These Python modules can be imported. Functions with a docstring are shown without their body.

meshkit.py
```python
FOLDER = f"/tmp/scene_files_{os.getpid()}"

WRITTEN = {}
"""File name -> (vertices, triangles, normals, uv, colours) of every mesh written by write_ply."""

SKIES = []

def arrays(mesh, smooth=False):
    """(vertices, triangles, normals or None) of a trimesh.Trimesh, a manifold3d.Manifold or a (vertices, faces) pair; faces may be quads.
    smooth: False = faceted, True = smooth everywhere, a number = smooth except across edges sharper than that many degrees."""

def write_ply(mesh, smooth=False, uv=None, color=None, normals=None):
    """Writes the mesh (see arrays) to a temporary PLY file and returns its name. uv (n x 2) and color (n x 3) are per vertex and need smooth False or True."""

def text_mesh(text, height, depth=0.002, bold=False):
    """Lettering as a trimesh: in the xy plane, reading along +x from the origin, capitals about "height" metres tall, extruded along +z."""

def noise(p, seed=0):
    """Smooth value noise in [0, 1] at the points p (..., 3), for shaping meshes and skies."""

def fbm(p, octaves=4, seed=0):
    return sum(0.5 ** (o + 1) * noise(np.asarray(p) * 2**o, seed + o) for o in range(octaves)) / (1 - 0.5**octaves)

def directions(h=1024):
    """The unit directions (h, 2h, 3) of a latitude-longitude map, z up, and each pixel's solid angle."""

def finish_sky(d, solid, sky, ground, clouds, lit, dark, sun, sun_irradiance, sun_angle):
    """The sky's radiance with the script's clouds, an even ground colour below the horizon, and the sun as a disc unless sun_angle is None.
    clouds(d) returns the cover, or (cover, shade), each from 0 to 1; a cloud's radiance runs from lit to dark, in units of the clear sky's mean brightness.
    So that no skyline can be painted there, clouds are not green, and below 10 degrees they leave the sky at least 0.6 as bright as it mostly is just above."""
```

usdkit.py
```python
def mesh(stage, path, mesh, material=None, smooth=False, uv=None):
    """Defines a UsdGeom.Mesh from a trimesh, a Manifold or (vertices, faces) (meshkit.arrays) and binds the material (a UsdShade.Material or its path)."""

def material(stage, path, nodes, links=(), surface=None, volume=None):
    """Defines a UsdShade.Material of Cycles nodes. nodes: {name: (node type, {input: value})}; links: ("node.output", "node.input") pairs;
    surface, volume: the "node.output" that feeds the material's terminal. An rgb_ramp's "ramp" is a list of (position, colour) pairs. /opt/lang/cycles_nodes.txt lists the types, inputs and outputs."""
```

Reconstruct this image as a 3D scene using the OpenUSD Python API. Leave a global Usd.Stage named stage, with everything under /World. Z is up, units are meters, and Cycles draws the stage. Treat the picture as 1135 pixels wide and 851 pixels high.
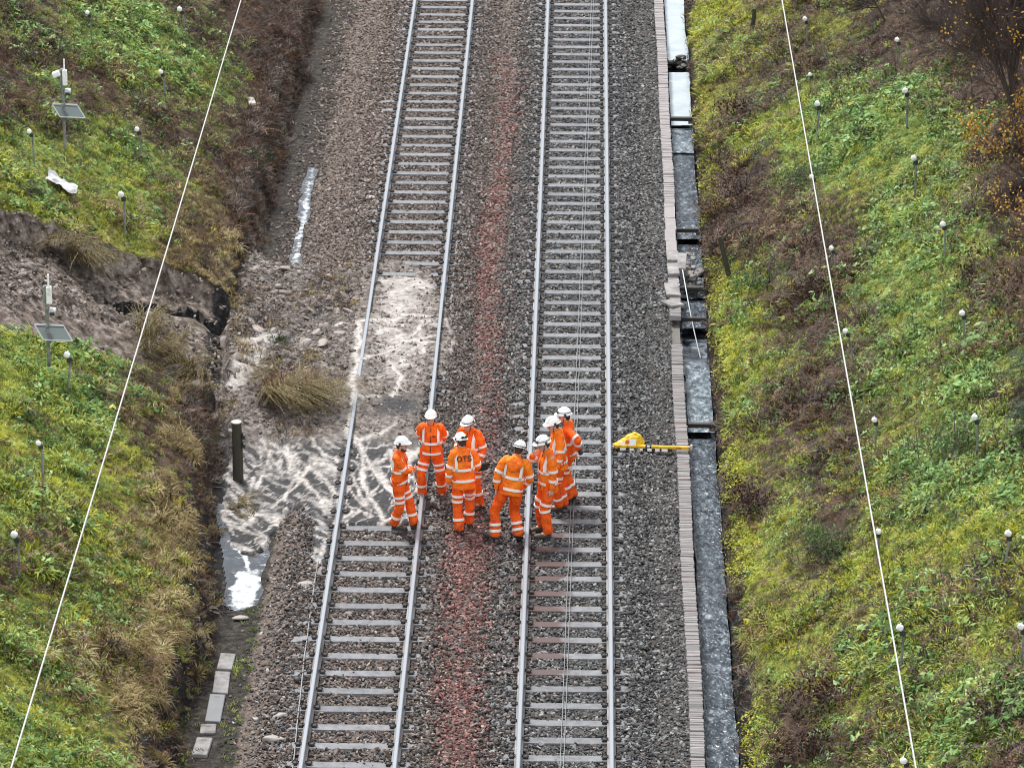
import math
import numpy as np
import shapely
import trimesh
import usdkit
from manifold3d import Manifold, OpType
from meshkit import fbm, noise, text_mesh
from pxr import Gf, Sdf, Usd, UsdGeom, UsdLux, UsdShade, Vt

stage = Usd.Stage.CreateInMemory()
UsdGeom.SetStageUpAxis(stage, 'Z')
UsdGeom.SetStageMetersPerUnit(stage, 1.0)
UsdGeom.Xform.Define(stage, '/World')
UsdGeom.Scope.Define(stage, '/World/Looks')

# ---------------------------------------------------------------- camera, sky, sun, exposure
PITCH, YAW, ROLL = 0.37049, 0.018199, 0.002391
CAM = np.array([0.2139, -69.8437, 29.5379])
fw = np.array([-math.sin(YAW) * math.cos(PITCH), math.cos(YAW) * math.cos(PITCH), -math.sin(PITCH)])
rt = np.cross(fw, [0, 0, 1]); rt /= np.linalg.norm(rt)
up = np.cross(rt, fw)
rt, up = rt * math.cos(ROLL) + up * math.sin(ROLL), up * math.cos(ROLL) - rt * math.sin(ROLL)
camera = UsdGeom.Camera.Define(stage, '/World/camera')
camera.AddTransformOp().Set(Gf.Matrix4d(*rt, 0, *up, 0, *(-fw), 0, *CAM, 1))
camera.CreateHorizontalApertureAttr(36.0)
camera.CreateFocalLengthAttr(36.0 * 4550 / 1135)
camera.CreateExposureAttr(1.68)
camera.CreateClippingRangeAttr(Gf.Vec2f(1, 5000))

SUN_EL, SUN_AZ = math.radians(56), math.radians(-28)         # a bright patch of cloud up the line and a little to the left
sun_dir = np.array([math.cos(SUN_EL) * math.sin(SUN_AZ), math.cos(SUN_EL) * math.cos(SUN_AZ), math.sin(SUN_EL)])
sky_mat = usdkit.material(stage, '/World/Looks/overcast_sky', {
    "sky": ("sky_texture", {"sky_type": "single_scattering", "sun_disc": False, "sun_elevation": SUN_EL, "sun_rotation": SUN_AZ}),
    "tc": ("texture_coordinate", {}),
    "n": ("noise_texture", {"scale": 2.2, "detail": 5.0, "roughness": .55}),
    "cloud": ("rgb_ramp", {"ramp": [(.3, (4.6, 4.9, 5.3)), (.55, (6.6, 6.8, 7.1)), (.75, (8.4, 8.5, 8.6))]}),
    "mix": ("mix_color", {"fac": .88}),
    "bg": ("background_shader", {"strength": .06})},
    [("tc.generated", "n.vector"), ("n.fac", "cloud.fac"), ("sky.color", "mix.a"), ("cloud.color", "mix.b"), ("mix.result", "bg.color")], surface="bg.background")
dome = UsdLux.DomeLight.Define(stage, '/World/sky')
UsdShade.MaterialBindingAPI.Apply(dome.GetPrim()).Bind(sky_mat)
dome.GetPrim().SetCustomDataByKey('kind', 'structure')
sun = UsdLux.DistantLight.Define(stage, '/World/sun')
sun.CreateNormalizeAttr(True) if hasattr(sun, 'CreateNormalizeAttr') else None
UsdLux.LightAPI(sun.GetPrim()).CreateNormalizeAttr(True)
sun.CreateIntensityAttr(0.4)
sun.CreateAngleAttr(11.0)
sun.CreateColorAttr(Gf.Vec3f(1, .97, .93))
zz = sun_dir; xx = np.cross([0, 0, 1], zz); xx /= np.linalg.norm(xx); yy = np.cross(zz, xx)
sun.AddTransformOp().Set(Gf.Matrix4d(*xx, 0, *yy, 0, *zz, 0, 0, 0, 50, 1))

# ---------------------------------------------------------------- helpers
rng = np.random.default_rng(20)
used = {}


def numbered(path):
    n = used.get(path, 0); used[path] = n + 1
    return path if n == 0 else f'{path}_{n:03d}'


def where(parent):
    return '/World' if parent is None else str(parent.GetPath())


def tag(p, label=None, category=None, group=None, kind=None):
    for k, v in (('label', label), ('category', category), ('group', group), ('kind', kind)):
        if v:
            p.SetCustomDataByKey(k, v)
    return p


def obj(name, mesh, m, parent=None, smooth=False, at=None, **tags):
    g = usdkit.mesh(stage, numbered(where(parent) + '/' + name), mesh, m, smooth=smooth)
    if at is not None:
        g.AddTranslateOp().Set(Gf.Vec3d(*map(float, at)))
    return tag(g.GetPrim(), **tags)


def thing(name, label=None, category=None, at=(0, 0, 0), rz=0., group=None, scale=None, tilt=None):
    x = UsdGeom.Xform.Define(stage, numbered('/World/' + name))
    x.AddTranslateOp().Set(Gf.Vec3d(*map(float, at)))
    x.AddRotateZOp().Set(math.degrees(rz))
    if tilt:
        x.AddRotateXYZOp().Set(Gf.Vec3f(*map(float, tilt)))
    if scale:
        x.AddScaleOp().Set(Gf.Vec3f(scale, scale, scale))
    return tag(x.GetPrim(), label, category, group)


def copy_of(root, name, at, rz, label, tilt=None, scale=None):
    r = thing(name, label, root.GetCustomDataByKey('category'), at, rz, root.GetCustomDataByKey('group'), scale, tilt)
    r.GetReferences().AddInternalReference(root.GetPath()); r.SetInstanceable(True)
    return tag(r, label)


def primvar(prim, name, values):
    UsdGeom.PrimvarsAPI(prim).CreatePrimvar(name, Sdf.ValueTypeNames.FloatArray, 'vertex').Set(Vt.FloatArray.FromNumpy(np.asarray(values, np.float32)))


def instances(name, protos, pos, quat, scale, index, **tags):
    """protos: [(part name, mesh, material)]; quat: (n, 4) as w x y z"""
    path = numbered('/World/' + name)
    pi = UsdGeom.PointInstancer.Define(stage, path)
    targets = []
    for nm, mesh, m, smooth in protos:
        targets.append(usdkit.mesh(stage, numbered(path + '/' + nm), mesh, m, smooth=smooth).GetPath())
    pi.CreatePrototypesRel().SetTargets(targets)
    pi.CreatePositionsAttr(Vt.Vec3fArray.FromNumpy(pos.astype(np.float32)))
    q = np.asarray(quat, np.float32)
    pi.CreateOrientationsAttr(Vt.QuathArray([Gf.Quath(float(a), float(b), float(c), float(d)) for a, b, c, d in q]))
    pi.CreateScalesAttr(Vt.Vec3fArray.FromNumpy(np.asarray(scale, np.float32)))
    pi.CreateProtoIndicesAttr(Vt.IntArray.FromNumpy(np.asarray(index, np.int32)))
    return tag(pi.GetPrim(), kind='stuff', **tags)


def quats(n, tilt=.3, normal=None, r=rng):
    """random turn about the upright, then leaning towards normal"""
    a = r.uniform(0, 2 * np.pi, n)
    qz = np.stack([np.cos(a / 2), 0 * a, 0 * a, np.sin(a / 2)], 1)
    n3 = np.tile([0, 0, 1.], (n, 1)) if normal is None else normal.copy()
    n3[:, :2] += r.normal(0, tilt, (n, 2))
    n3 /= np.linalg.norm(n3, axis=1, keepdims=True)
    w = 1 + n3[:, 2]
    qt = np.stack([w, -n3[:, 1], n3[:, 0], 0 * w], 1)
    qt /= np.linalg.norm(qt, axis=1, keepdims=True)
    w1, x1, y1, z1 = qt.T; w2, x2, y2, z2 = qz.T
    return np.stack([w1 * w2 - x1 * x2 - y1 * y2 - z1 * z2, w1 * x2 + x1 * w2 + y1 * z2 - z1 * y2,
                     w1 * y2 - x1 * z2 + y1 * w2 + z1 * x2, w1 * z2 + x1 * y2 - y1 * x2 + z1 * w2], 1)


class MB:
    """collects pieces into one mesh"""
    def __init__(self):
        self.v, self.f, self.n = [], [], 0

    def add(self, v, f):
        v, f = np.asarray(v, float), np.asarray(f, int)
        if f.shape[1] == 4:
            f = np.vstack([f[:, [0, 1, 2]], f[:, [0, 2, 3]]])
        self.v.append(v); self.f.append(f + self.n); self.n += len(v)
        return self

    def mesh(self, m):
        return self.add(m.vertices, m.faces)

    def box(self, c, size, R=None, chamfer=0.):
        h = np.array(size) / 2
        if chamfer:
            pts = np.array([[sx * (h[0] - chamfer * (k != 0)), sy * (h[1] - chamfer * (k != 1)), sz * (h[2] - chamfer * (k != 2))]
                            for k in range(3) for sx in (-1, 1) for sy in (-1, 1) for sz in (-1, 1)])
            m = trimesh.convex.convex_hull(pts)
            v, f = np.array(m.vertices), np.array(m.faces)
        else:
            v = np.array([[sx, sy, sz] for sx in (-1, 1) for sy in (-1, 1) for sz in (-1, 1)]) * h
            f = np.array([[0, 1, 3], [0, 3, 2], [4, 6, 7], [4, 7, 5], [0, 4, 5], [0, 5, 1], [2, 3, 7], [2, 7, 6], [0, 2, 6], [0, 6, 4], [1, 5, 7], [1, 7, 3]])
        if R is not None:
            v = v @ np.asarray(R).T
        return self.add(v + np.asarray(c), f)

    def tube(self, pts, rad, n=6, cap=True):
        pts = np.asarray(pts, float); rad = np.broadcast_to(rad, len(pts))
        t = np.gradient(pts, axis=0); t /= np.maximum(np.linalg.norm(t, axis=1, keepdims=True), 1e-9)
        ref = np.array([0, 0, 1.]) if abs(t[:, 2]).mean() < .8 else np.array([1., 0, 0])
        a = np.cross(t, ref); a /= np.maximum(np.linalg.norm(a, axis=1, keepdims=True), 1e-9)
        b = np.cross(t, a)
        th = np.arange(n) / n * 2 * np.pi
        v = (pts[:, None] + rad[:, None, None] * (np.cos(th)[None, :, None] * a[:, None] + np.sin(th)[None, :, None] * b[:, None])).reshape(-1, 3)
        i = np.arange(len(pts) - 1)[:, None] * n; j = np.arange(n)[None]; k = (j + 1) % n
        f = np.stack([i + j, i + k, i + n + k, i + n + j], -1).reshape(-1, 4)
        f = np.vstack([f[:, [0, 1, 2]], f[:, [0, 2, 3]]])
        if cap:
            e = (len(pts) - 1) * n
            f = np.vstack([f, [[0, q + 1, q] for q in range(1, n - 1)], [[e, e + q, e + q + 1] for q in range(1, n - 1)]])
        return self.add(v, f)

    def out(self):
        return np.vstack(self.v), np.vstack(self.f)


def rot(ax, a):
    c, s = math.cos(a), math.sin(a)
    return np.array({'x': [[1, 0, 0], [0, c, -s], [0, s, c]], 'y': [[c, 0, s], [0, 1, 0], [-s, 0, c]], 'z': [[c, -s, 0], [s, c, 0], [0, 0, 1]]}[ax])


def mat(name, stops, scale=8., detail=4., rough=.7, bump=0., bump_scale=None, spec=.5, by='noise', metallic=0., sheen=0., vary=0., rough2=None, stretch=None, translucent=0., distance=.02):
    """a principled surface whose colour runs through the stops by noise at the place itself, or by a random number for each copy"""
    N = {"g": ("geometry", {}), "n": ("noise_texture", {"scale": scale, "detail": detail, "roughness": .6}),
         "r": ("rgb_ramp", {"ramp": stops if np.ndim(stops[0][-1]) else [(i / max(1, len(stops) - 1), s) for i, s in enumerate(stops)]}),
         "p": ("principled_bsdf", {"roughness": rough, "specular_ior_level": spec, "metallic": metallic, "sheen_weight": sheen})}
    Lk = [("r.color", "p.base_color")]
    if stretch:
        N["m"] = ("mapping", {"scale": stretch}); Lk += [("g.position", "m.vector"), ("m.vector", "n.vector")]
    else:
        Lk += [("g.position", "n.vector")]
    if by == 'fine':                                            # leaf to leaf: a fine noise, spread over the whole ramp
        N["n"] = ("noise_texture", {"scale": scale, "detail": 2.}); N["st"] = ("map_range", {"from_min": .3, "from_max": .7, "clamp": True})
        Lk += [("n.fac", "st.value"), ("st.result", "r.fac")]
    elif by == 'noise':
        Lk += [("n.fac", "r.fac")]
    else:
        N["o"] = ("object_info", {})
        if vary:
            w_ = .5 * (1 - vary) + .2 * vary
            N["mx"] = ("mix_float", {"fac": vary}); N["st"] = ("map_range", {"from_min": .5 - w_, "from_max": .5 + w_, "clamp": True})
            Lk += [("o.random", "mx.a"), ("n.fac", "mx.b"), ("mx.result", "st.value"), ("st.result", "r.fac")]
        else:
            Lk += [("o.random", "r.fac")]
    if rough2 is not None:
        N["mr"] = ("map_range", {"from_min": .35, "from_max": .65, "to_min": rough, "to_max": rough2, "clamp": True}); Lk += [("n.fac", "mr.value"), ("mr.result", "p.roughness")]
    if bump:
        N["bn"] = ("noise_texture", {"scale": bump_scale or scale * 3, "detail": 4., "roughness": .6}); N["b"] = ("bump", {"strength": bump, "distance": distance})
        Lk += [("m.vector" if stretch else "g.position", "bn.vector"), ("bn.fac", "b.height"), ("b.normal", "p.normal")]
    s = "p.BSDF"
    if translucent:
        N["t"] = ("translucent_bsdf", {}) if False else ("diffuse_bsdf", {})
        N["t"] = ("translucent_bsdf", {}); N["mc"] = ("mix_closure", {"fac": translucent})
        Lk += [("r.color", "t.color"), ("p.BSDF", "mc.closure1"), ("t.BSDF", "mc.closure2")]; s = "mc.closure"
    return usdkit.material(stage, '/World/Looks/' + name, N, Lk, surface=s)



# ---------------------------------------------------------------- where things stand (metres; y runs up the line)
PLANTING = [(-12.26, 18.42, 3, 0, 0, 5, 2), (-12.36, 16.16, 0, 0, 0, 3, 7), (-10.94, 20.76, 8, 0, 0, 1, 0), (-9.63, 21.97, 8, 0, 0, 1, 0), (-9.61, 19.75, 6, 2, 0, 0, 0), 
    (-8.88, 25.3, 4, 0, 0, 5, 0), (-7.73, 27.15, 0, 0, 0, 9, 1), (-7.05, 26.66, 0, 0, 0, 8, 2), (-7.05, 20.71, 0, 0, 0, 9, 1), (-11.32, 15.56, 4, 0, 0, 5, 0), 
    (-11.61, 13.26, 2, 4, 0, 4, 0), (-10.19, 17.54, 2, 0, 3, 5, 0), (-9.3, 18.59, 0, 0, 0, 6, 2), (-9.57, 13.56, 6, 3, 0, 0, 0), (-10.71, 10.44, 5, 2, 0, 3, 0), 
    (-11.26, 10.52, 3, 5, 0, 0, 0), (-10, 10.65, 2, 4, 3, 0, 0), (-8.71, 14.48, 3, 0, 4, 2, 0), (-7.98, 14.94, 0, 0, 7, 2, 0), (-7.57, 12.44, 0, 0, 6, 3, 0), 
    (-7.38, 17.21, 0, 0, 0, 9, 0), (-7.02, 33.07, 0, 0, 0, 6, 4), (-6.5, 15.87, 0, 0, 0, 6, 4), (-8.24, 20.23, 4, 0, 2, 4, 0), (-10.02, -0.52, 6, 4, 0, 0, 0), 
    (-9.39, -0.38, 5, 5, 0, 0, 0), (-8.81, 3.03, 7, 0, 0, 0, 1), (-8.17, 1.76, 3, 0, 2, 4, 0), (-7.8, 3.07, 3, 0, 1, 5, 0), (-7.33, 1.72, 0, 0, 2, 4, 3), 
    (-7.02, 3.77, 0, 0, 4, 0, 4), (-9.73, -2.74, 2, 6, 0, 2, 0), (-8.75, -1.83, 3, 6, 0, 0, 0), (-8, -1.37, 1, 5, 3, 0, 0), (-7.43, -0.67, 0, 0, 0, 3, 5), 
    (-9.08, -5.42, 5, 5, 0, 0, 0), (-8.04, -3.91, 0, 7, 0, 2, 0), (-7.29, -3.62, 0, 3, 5, 0, 0), (-6.94, -2.38, 0, 0, 5, 0, 3), (-8.74, -7.01, 3, 0, 0, 5, 0), 
    (-8, -7.01, 5, 4, 0, 0, 0), (-7.33, -6.32, 4, 3, 2, 0, 0), (-6.69, -4.99, 0, 0, 4, 0, 5), (-8.38, -8.8, 4, 3, 0, 0, 0), (-7.83, -8.5, 0, 0, 5, 3, 0), 
    (-7.29, -8.09, 0, 6, 2, 0, 0), (-6.73, -7.77, 0, 0, 9, 0, 0), (-8.42, -10.77, 6, 3, 0, 0, 0), (-7.77, -10.32, 0, 0, 5, 3, 0), (-7.01, -9.43, 0, 5, 0, 4, 0), 
    (-6.53, -8.44, 0, 0, 8, 0, 1), (-8.33, -12.59, 5, 4, 0, 0, 0), (-7.57, -12.07, 6, 3, 0, 0, 0), (-6.76, -10.43, 0, 3, 7, 0, 0), (-6.43, -10.34, 0, 0, 3, 0, 6), 
    (3.38, 31.84, 0, 8, 1, 0, 0), (3.83, 27.87, 2, 5, 3, 0, 0), (3.3, 24.36, 0, 7, 2, 0, 0), (4.74, 28.66, 0, 4, 0, 5, 0), (4.46, 27.13, 3, 5, 0, 0, 0), 
    (5.09, 26.52, 0, 3, 0, 5, 0), (6.31, 25.33, 1, 3, 0, 4, 0), (7.58, 22.13, 0, 0, 0, 3, 6), (6.7, 21.21, 2, 0, 0, 3, 4), (8.14, 18.72, 0, 0, 0, 6, 4), 
    (8.6, 14.87, 0, 0, 0, 8, 2), (4.53, 23.22, 3, 0, 0, 5, 0), (4.14, 24.16, 0, 2, 0, 6, 0), (4.59, 19.5, 3, 6, 0, 0, 0), (6.17, 18.92, 5, 0, 0, 0, 4), 
    (6.37, 15.7, 9, 0, 0, 0, 0), (7.57, 16.39, 9, 0, 0, 0, 0), (7.73, 13.35, 8, 1, 0, 0, 0), (6.82, 10.95, 8, 1, 0, 0, 0), (5.04, 16.08, 6, 0, 0, 0, 3), 
    (3.92, 17.73, 0, 0, 0, 3, 6), (3.47, 16.01, 0, 0, 0, 6, 3), (4.35, 13.62, 0, 0, 3, 5, 0), (5.93, 11.38, 0, 4, 0, 4, 0), (7.42, 9.24, 7, 2, 0, 0, 0), 
    (8.1, 8.95, 0, 0, 0, 5, 4), (8.68, 7.51, 0, 0, 0, 6, 2), (5.26, 9.2, 2, 0, 0, 6, 0), (6.55, 7.02, 9, 0, 0, 0, 0), (7.51, 5.92, 7, 2, 0, 0, 0), (8.1, 2.99, 0, 3, 0, 6, 0), 
    (3.15, 11.42, 0, 9, 0, 0, 0), (3.3, 7.33, 0, 9, 0, 0, 0), (2.95, 4.41, 2, 7, 0, 0, 0), (2.95, 1.24, 0, 8, 0, 0, 0), (3.66, 10, 5, 4, 0, 0, 0), (4.33, 8.63, 1, 0, 0, 7, 0), 
    (4.02, 5.26, 6, 0, 0, 3, 0), (4.82, 3.94, 0, 1, 0, 7, 0), (5.71, 4.64, 5, 0, 0, 4, 0), (6.6, 2.83, 8, 1, 0, 0, 0), (7.41, 0.62, 6, 0, 0, 2, 0), (5.83, 1.24, 6, 0, 0, 4, 0), 
    (4.38, 1.79, 0, 0, 0, 4, 5), (3.38, 1.94, 0, 0, 0, 6, 3), (3.98, 0.24, 4, 4, 0, 0, 0), (4.96, 0.17, 0, 2, 0, 6, 0), (5.95, -1.75, 2, 4, 0, 4, 0), (6.72, -2.01, 9, 0, 0, 0, 0), 
    (5.84, -3.44, 8, 0, 0, 1, 0), (6.5, -4.86, 6, 0, 0, 0, 3), (7.6, -2.7, 3, 0, 0, 0, 7), (3.16, 0.15, 0, 0, 0, 8, 0), (3.55, -2.5, 5, 3, 0, 0, 0), (4.45, -3.35, 0, 0, 0, 4, 5), 
    (3.95, -4.19, 2, 3, 0, 0, 4), (4.95, -5.44, 2, 4, 0, 3, 0), (5.67, -5.96, 0, 7, 0, 1, 0), (6.25, -6.18, 4, 5, 0, 0, 0), (6.83, -8.04, 3, 6, 0, 0, 0), 
    (3.42, -5.82, 0, 4, 4, 0, 0), (4.12, -6.96, 0, 8, 0, 2, 0), (4.83, -7.5, 0, 7, 2, 0, 0), (5.51, -8.23, 0, 6, 0, 2, 0), (6.29, -9.39, 0, 5, 0, 4, 0), 
    (6.94, -10.05, 0, 4, 0, 4, 0), (3.09, -6.67, 2, 4, 3, 0, 0), (3.47, -8.47, 5, 0, 0, 0, 3), (4.3, -9.36, 0, 0, 0, 7, 2), (4.85, -9.72, 6, 3, 0, 0, 0), 
    (5.65, -10.36, 6, 4, 0, 0, 0), (6.35, -12.03, 7, 3, 0, 0, 0), (6.55, -14.38, 2, 0, 0, 4, 5), (5.25, -12.11, 3, 4, 0, 3, 0), (6.01, -12.88, 6, 3, 0, 0, 0), 
    (3.25, -10.19, 3, 0, 0, 3, 4), (4.18, -11.65, 4, 0, 0, 4, 0)]
POSTS_RIGHT_LOW = [(5.51, 24.57), (5.44, 20.5), (5.39, 17.62), (5.21, 13), (5.31, 8.15), (5.42, 3.52), (5.51, -1.28), (5.28, -5.97), (5.35, -10.25), (5.21, -14.63)]
POSTS_RIGHT_HIGH = [(7.3, 18.93), (7.18, 14.86), (7.05, 10.59), (7.32, 6.28), (7.28, 1.44), (7.1, -3.65), (7.05, -8.78), (7, -12.43)]
POSTS_LEFT = [(-11.01, 19.97), (-9.25, 23.91), (-9.27, 19.11), (-11.11, 10.5), (-9.36, 14.65), (-9.21, 9.88), (-9.21, 0.03), (-9.08, -4.4), (-9.01, -8.22)]
STATIONS = [(-10.75, 12.67), (-9.58, 0.48)]
CABLE_LEFT = [(-8.18, 26.76, 1.99), (-8.11, -15.86, 2.45)]
CABLE_RIGHT = [(5.01, 26.86, 2.06), (5.21, -15.19, 2.27)]
FEET = [(-3.14, -0.77), (-2.78, -0.76), (-2.75, 0.6), (-2.37, 0.7), (-1.96, 0.54), (-1.68, 0.2), (-2.02, -0.91), (-1.83, -0.61), (-1.37, -1.22), (-0.94, -1.13), 
    (-0.43, -1.12), (-0.53, -0.79), (-0.24, 0.15), (-0.14, 0.24), (-0.06, 0.58), (0.02, 0.67)]
SCAR = [(-12.33, 6.57), (-11.36, 7.14), (-10.47, 8.46), (-9.62, 8.83), (-8.69, 9.47), (-7.84, 10.16), (-7.18, 10), (-6.84, 10.16), (-6.28, 6.55), (-6.38, 5.49), 
    (-7.01, 5.64), (-7.57, 4.25), (-8.15, 4.04), (-8.73, 3.85), (-9.18, 3.37), (-9.77, 2.63), (-10.64, 1.71), (-11.48, 0.75)]
CREVICE = [(-9.29, 7.25), (-8.79, 7.6), (-8.25, 8.5), (-7.75, 8.97), (-7.3, 8.67), (-7.06, 9.53)]
CREVICE_TOP = [(-11.78, 7.5), (-10.88, 8.79), (-10.28, 8.96), (-9.75, 9.06)]
SPILL = [(-7.19, 14.16), (-5.92, 13.32), (-4.56, 13.35), (-4.12, 14.24), (-3.04, 14.27), (-2.62, 11.7), (-2.26, 9.27), (-2.32, 6.95), (-2.73, 5.95), (-2.84, 4.03), 
    (-2.57, -0.63), (-4.21, -0.88), (-4.26, -2.91), (-4.58, -2.92), (-4.85, -1.31), (-5.16, 0.16), (-5.41, -0.99), (-5.6, -1.57), (-6, -1.5), (-6.32, -1.18), 
    (-6.58, 0.34), (-6.61, 3), (-6.94, 5.84), (-7.15, 9.41)]
SILT_TRACK = [(-3.95, 13.6), (-3.58, 14.08), (-3.14, 13.85), (-3.27, 13.04), (-2.97, 12.37), (-3.37, 11.91), (-3.15, 11.02), (-3.55, 10.79), (-3.72, 10.25), 
    (-3.98, 11), (-3.96, 12.12), (-4.14, 12.68)]
TUSSOCK_HEAP = [(-6.03, 6.86), (-5.21, 6.88), (-4.76, 5.41), (-4.94, 3.97), (-5.85, 4.42), (-6.36, 5.37)]
STREAMS = [[(-2.93, 10.35), (-3.37, 10.45), (-3.82, 10.00), (-4.37, 9.77), (-4.84, 9.76)],
    [(-2.61, 10.36), (-2.48, 9.29), (-2.35, 7.94), (-2.56, 7.22)],
    [(-3.15, 9.64), (-3.57, 8.58), (-4.08, 7.79), (-4.29, 7.53)],
    [(-2.85, 9.28), (-3.39, 8.84), (-3.92, 8.31)],
    [(-4.40, 9.61), (-4.34, 7.78), (-4.30, 5.78), (-4.29, 4.34), (-4.23, 2.03), (-4.26, 0.28)],
    [(-4.35, 4.10), (-4.00, 2.95), (-3.90, 1.60), (-3.67, 0.51), (-3.31, -0.76)],
    [(-4.11, 3.31), (-3.62, 3.88), (-3.38, 4.36)],
    [(-4.24, 2.48), (-3.78, 2.04), (-3.28, 2.28)],
    [(-3.48, -0.76), (-3.16, -0.34), (-2.69, -0.45)],
    [(-3.49, 2.96), (-3.12, 1.61), (-3.19, 0.30)],
    [(-5.78, 3.60), (-5.39, 2.91), (-5.00, 2.24), (-4.56, 1.36), (-4.24, 0.49)],
    [(-5.35, 2.91), (-5.15, 2.01), (-5.30, 1.12), (-5.56, 0.59)],
    [(-5.00, 2.24), (-5.11, 1.34), (-5.44, 0.77)],
    [(-5.45, 3.37), (-5.30, 2.23), (-4.84, 1.13), (-4.43, 0.06), (-4.26, -0.15)],
    [(-6.01, 1.99), (-5.99, 0.67), (-5.99, -0.40), (-5.64, -0.61)],
    [(-5.01, 3.85), (-4.78, 2.93), (-4.46, 2.48)],
    [(-5.97, 3.82), (-5.73, 2.90), (-5.89, 1.55)],
    [(-4.29, -0.36), (-4.39, -1.41), (-4.45, -2.43)],
    [(-5.98, -1.45), (-5.76, -2.26)],
    [(-5.15, 2.01), (-4.65, 2.25), (-4.37, 2.03)],
    [(-3.71, 7.80), (-3.40, 6.79), (-3.53, 5.80)],
    [(-4.14, 5.54), (-3.80, 5.79)],
    [(-3.50, 6.29), (-3.24, 6.00)],
    [(-4.05, 6.53), (-3.76, 6.89)]]
CREAM = [[(-6.63, 5.85), (-6.64, 6.84), (-6.54, 7.60), (-6.41, 8.38), (-6.22, 9.01)],
    [(-6.71, 8.11), (-6.16, 8.65)],
    [(-6.55, 6.59), (-6.37, 7.86)]]
RIVULET = [(-6.13, 21.07), (-6.11, 19.09), (-6.06, 17.50), (-6.10, 15.96), (-6.04, 14.46), (-5.98, 12.73)]
PUDDLE = [(-5.98, -2.14), (-5.56, -2.12), (-5.47, -2.44), (-5.52, -3.24), (-5.6, -3.7), (-5.85, -3.79), (-6, -3.56), (-6.01, -2.85)]
DARK_POOL = [(-6.52, 0.86), (-5.98, 0.44), (-5.38, -0.81), (-5.39, -1.84), (-5.5, -2.44), (-5.99, -2.46), (-6.29, -0.83)]
DARK_POOL_TRACK = [(-4.73, -0.66), (-4.28, -0.64), (-4.26, -2.08), (-4.43, -2.69), (-4.65, -1.89)]
RED_STRIP = [(-2.11, 28.87), (-1.82, 22.96), (-2.17, 18.59), (-1.77, 14.3), (-2.06, 10.61), (-1.73, 5.48), (-1.82, -0.82), (-1.7, -5.16), (-1.89, -8.72), 
    (-1.84, -10.41)]
SLABS = [(-5.94, -6.27), (-5.9, -7.06), (-5.89, -8.11), (-5.88, -8.86), (-5.9, -9.53)]
POLE = [(0.84, 3.22), (2.34, 3.12), (1.27, 3.55)]
CABLE_TWIN = [(0.41, 34.55), (0.27, 23.6), (0.16, 13.94), (0.06, 0.41), (-0.05, -10.45)]
CABLE_SIDE = [(-4.49, -2.52), (-4.49, -4.47), (-4.45, -7.4), (-4.38, -10.47)]
POST = [(-6.29, 2.05)]
SHRUBS = [(-7.21, 17.98), (-9.44, 7.54), (-10.07, 6.86), (-5.99, 8.86), (7.61, -3.75), (7.67, -4.37), (8.62, 7.84), (8.71, 6.3), (8.14, 2.54), (8.96, 9.65), 
    (9.43, 17.85), (3.39, -0.33), (4.29, -9.59), (4.99, 15.18), (4.09, 22.7), (7.36, 4.04), (-7.69, 5.53), (-8.22, 3.87), (-8.65, 7.31), (-7, -5.04), (-6.63, -6.53), 
    (-6.77, -8.17)]
STUMP = [(3.33, 12.62), (-10.04, 11.01), (-10.49, 10.15), (4.34, 28.02)]
LITTER = [(-4.56, -3.28)]
# ---------------------------------------------------------------- the lie of the land
TL = -3.487                      # centre of the left track; the right track runs along x = 0


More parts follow.
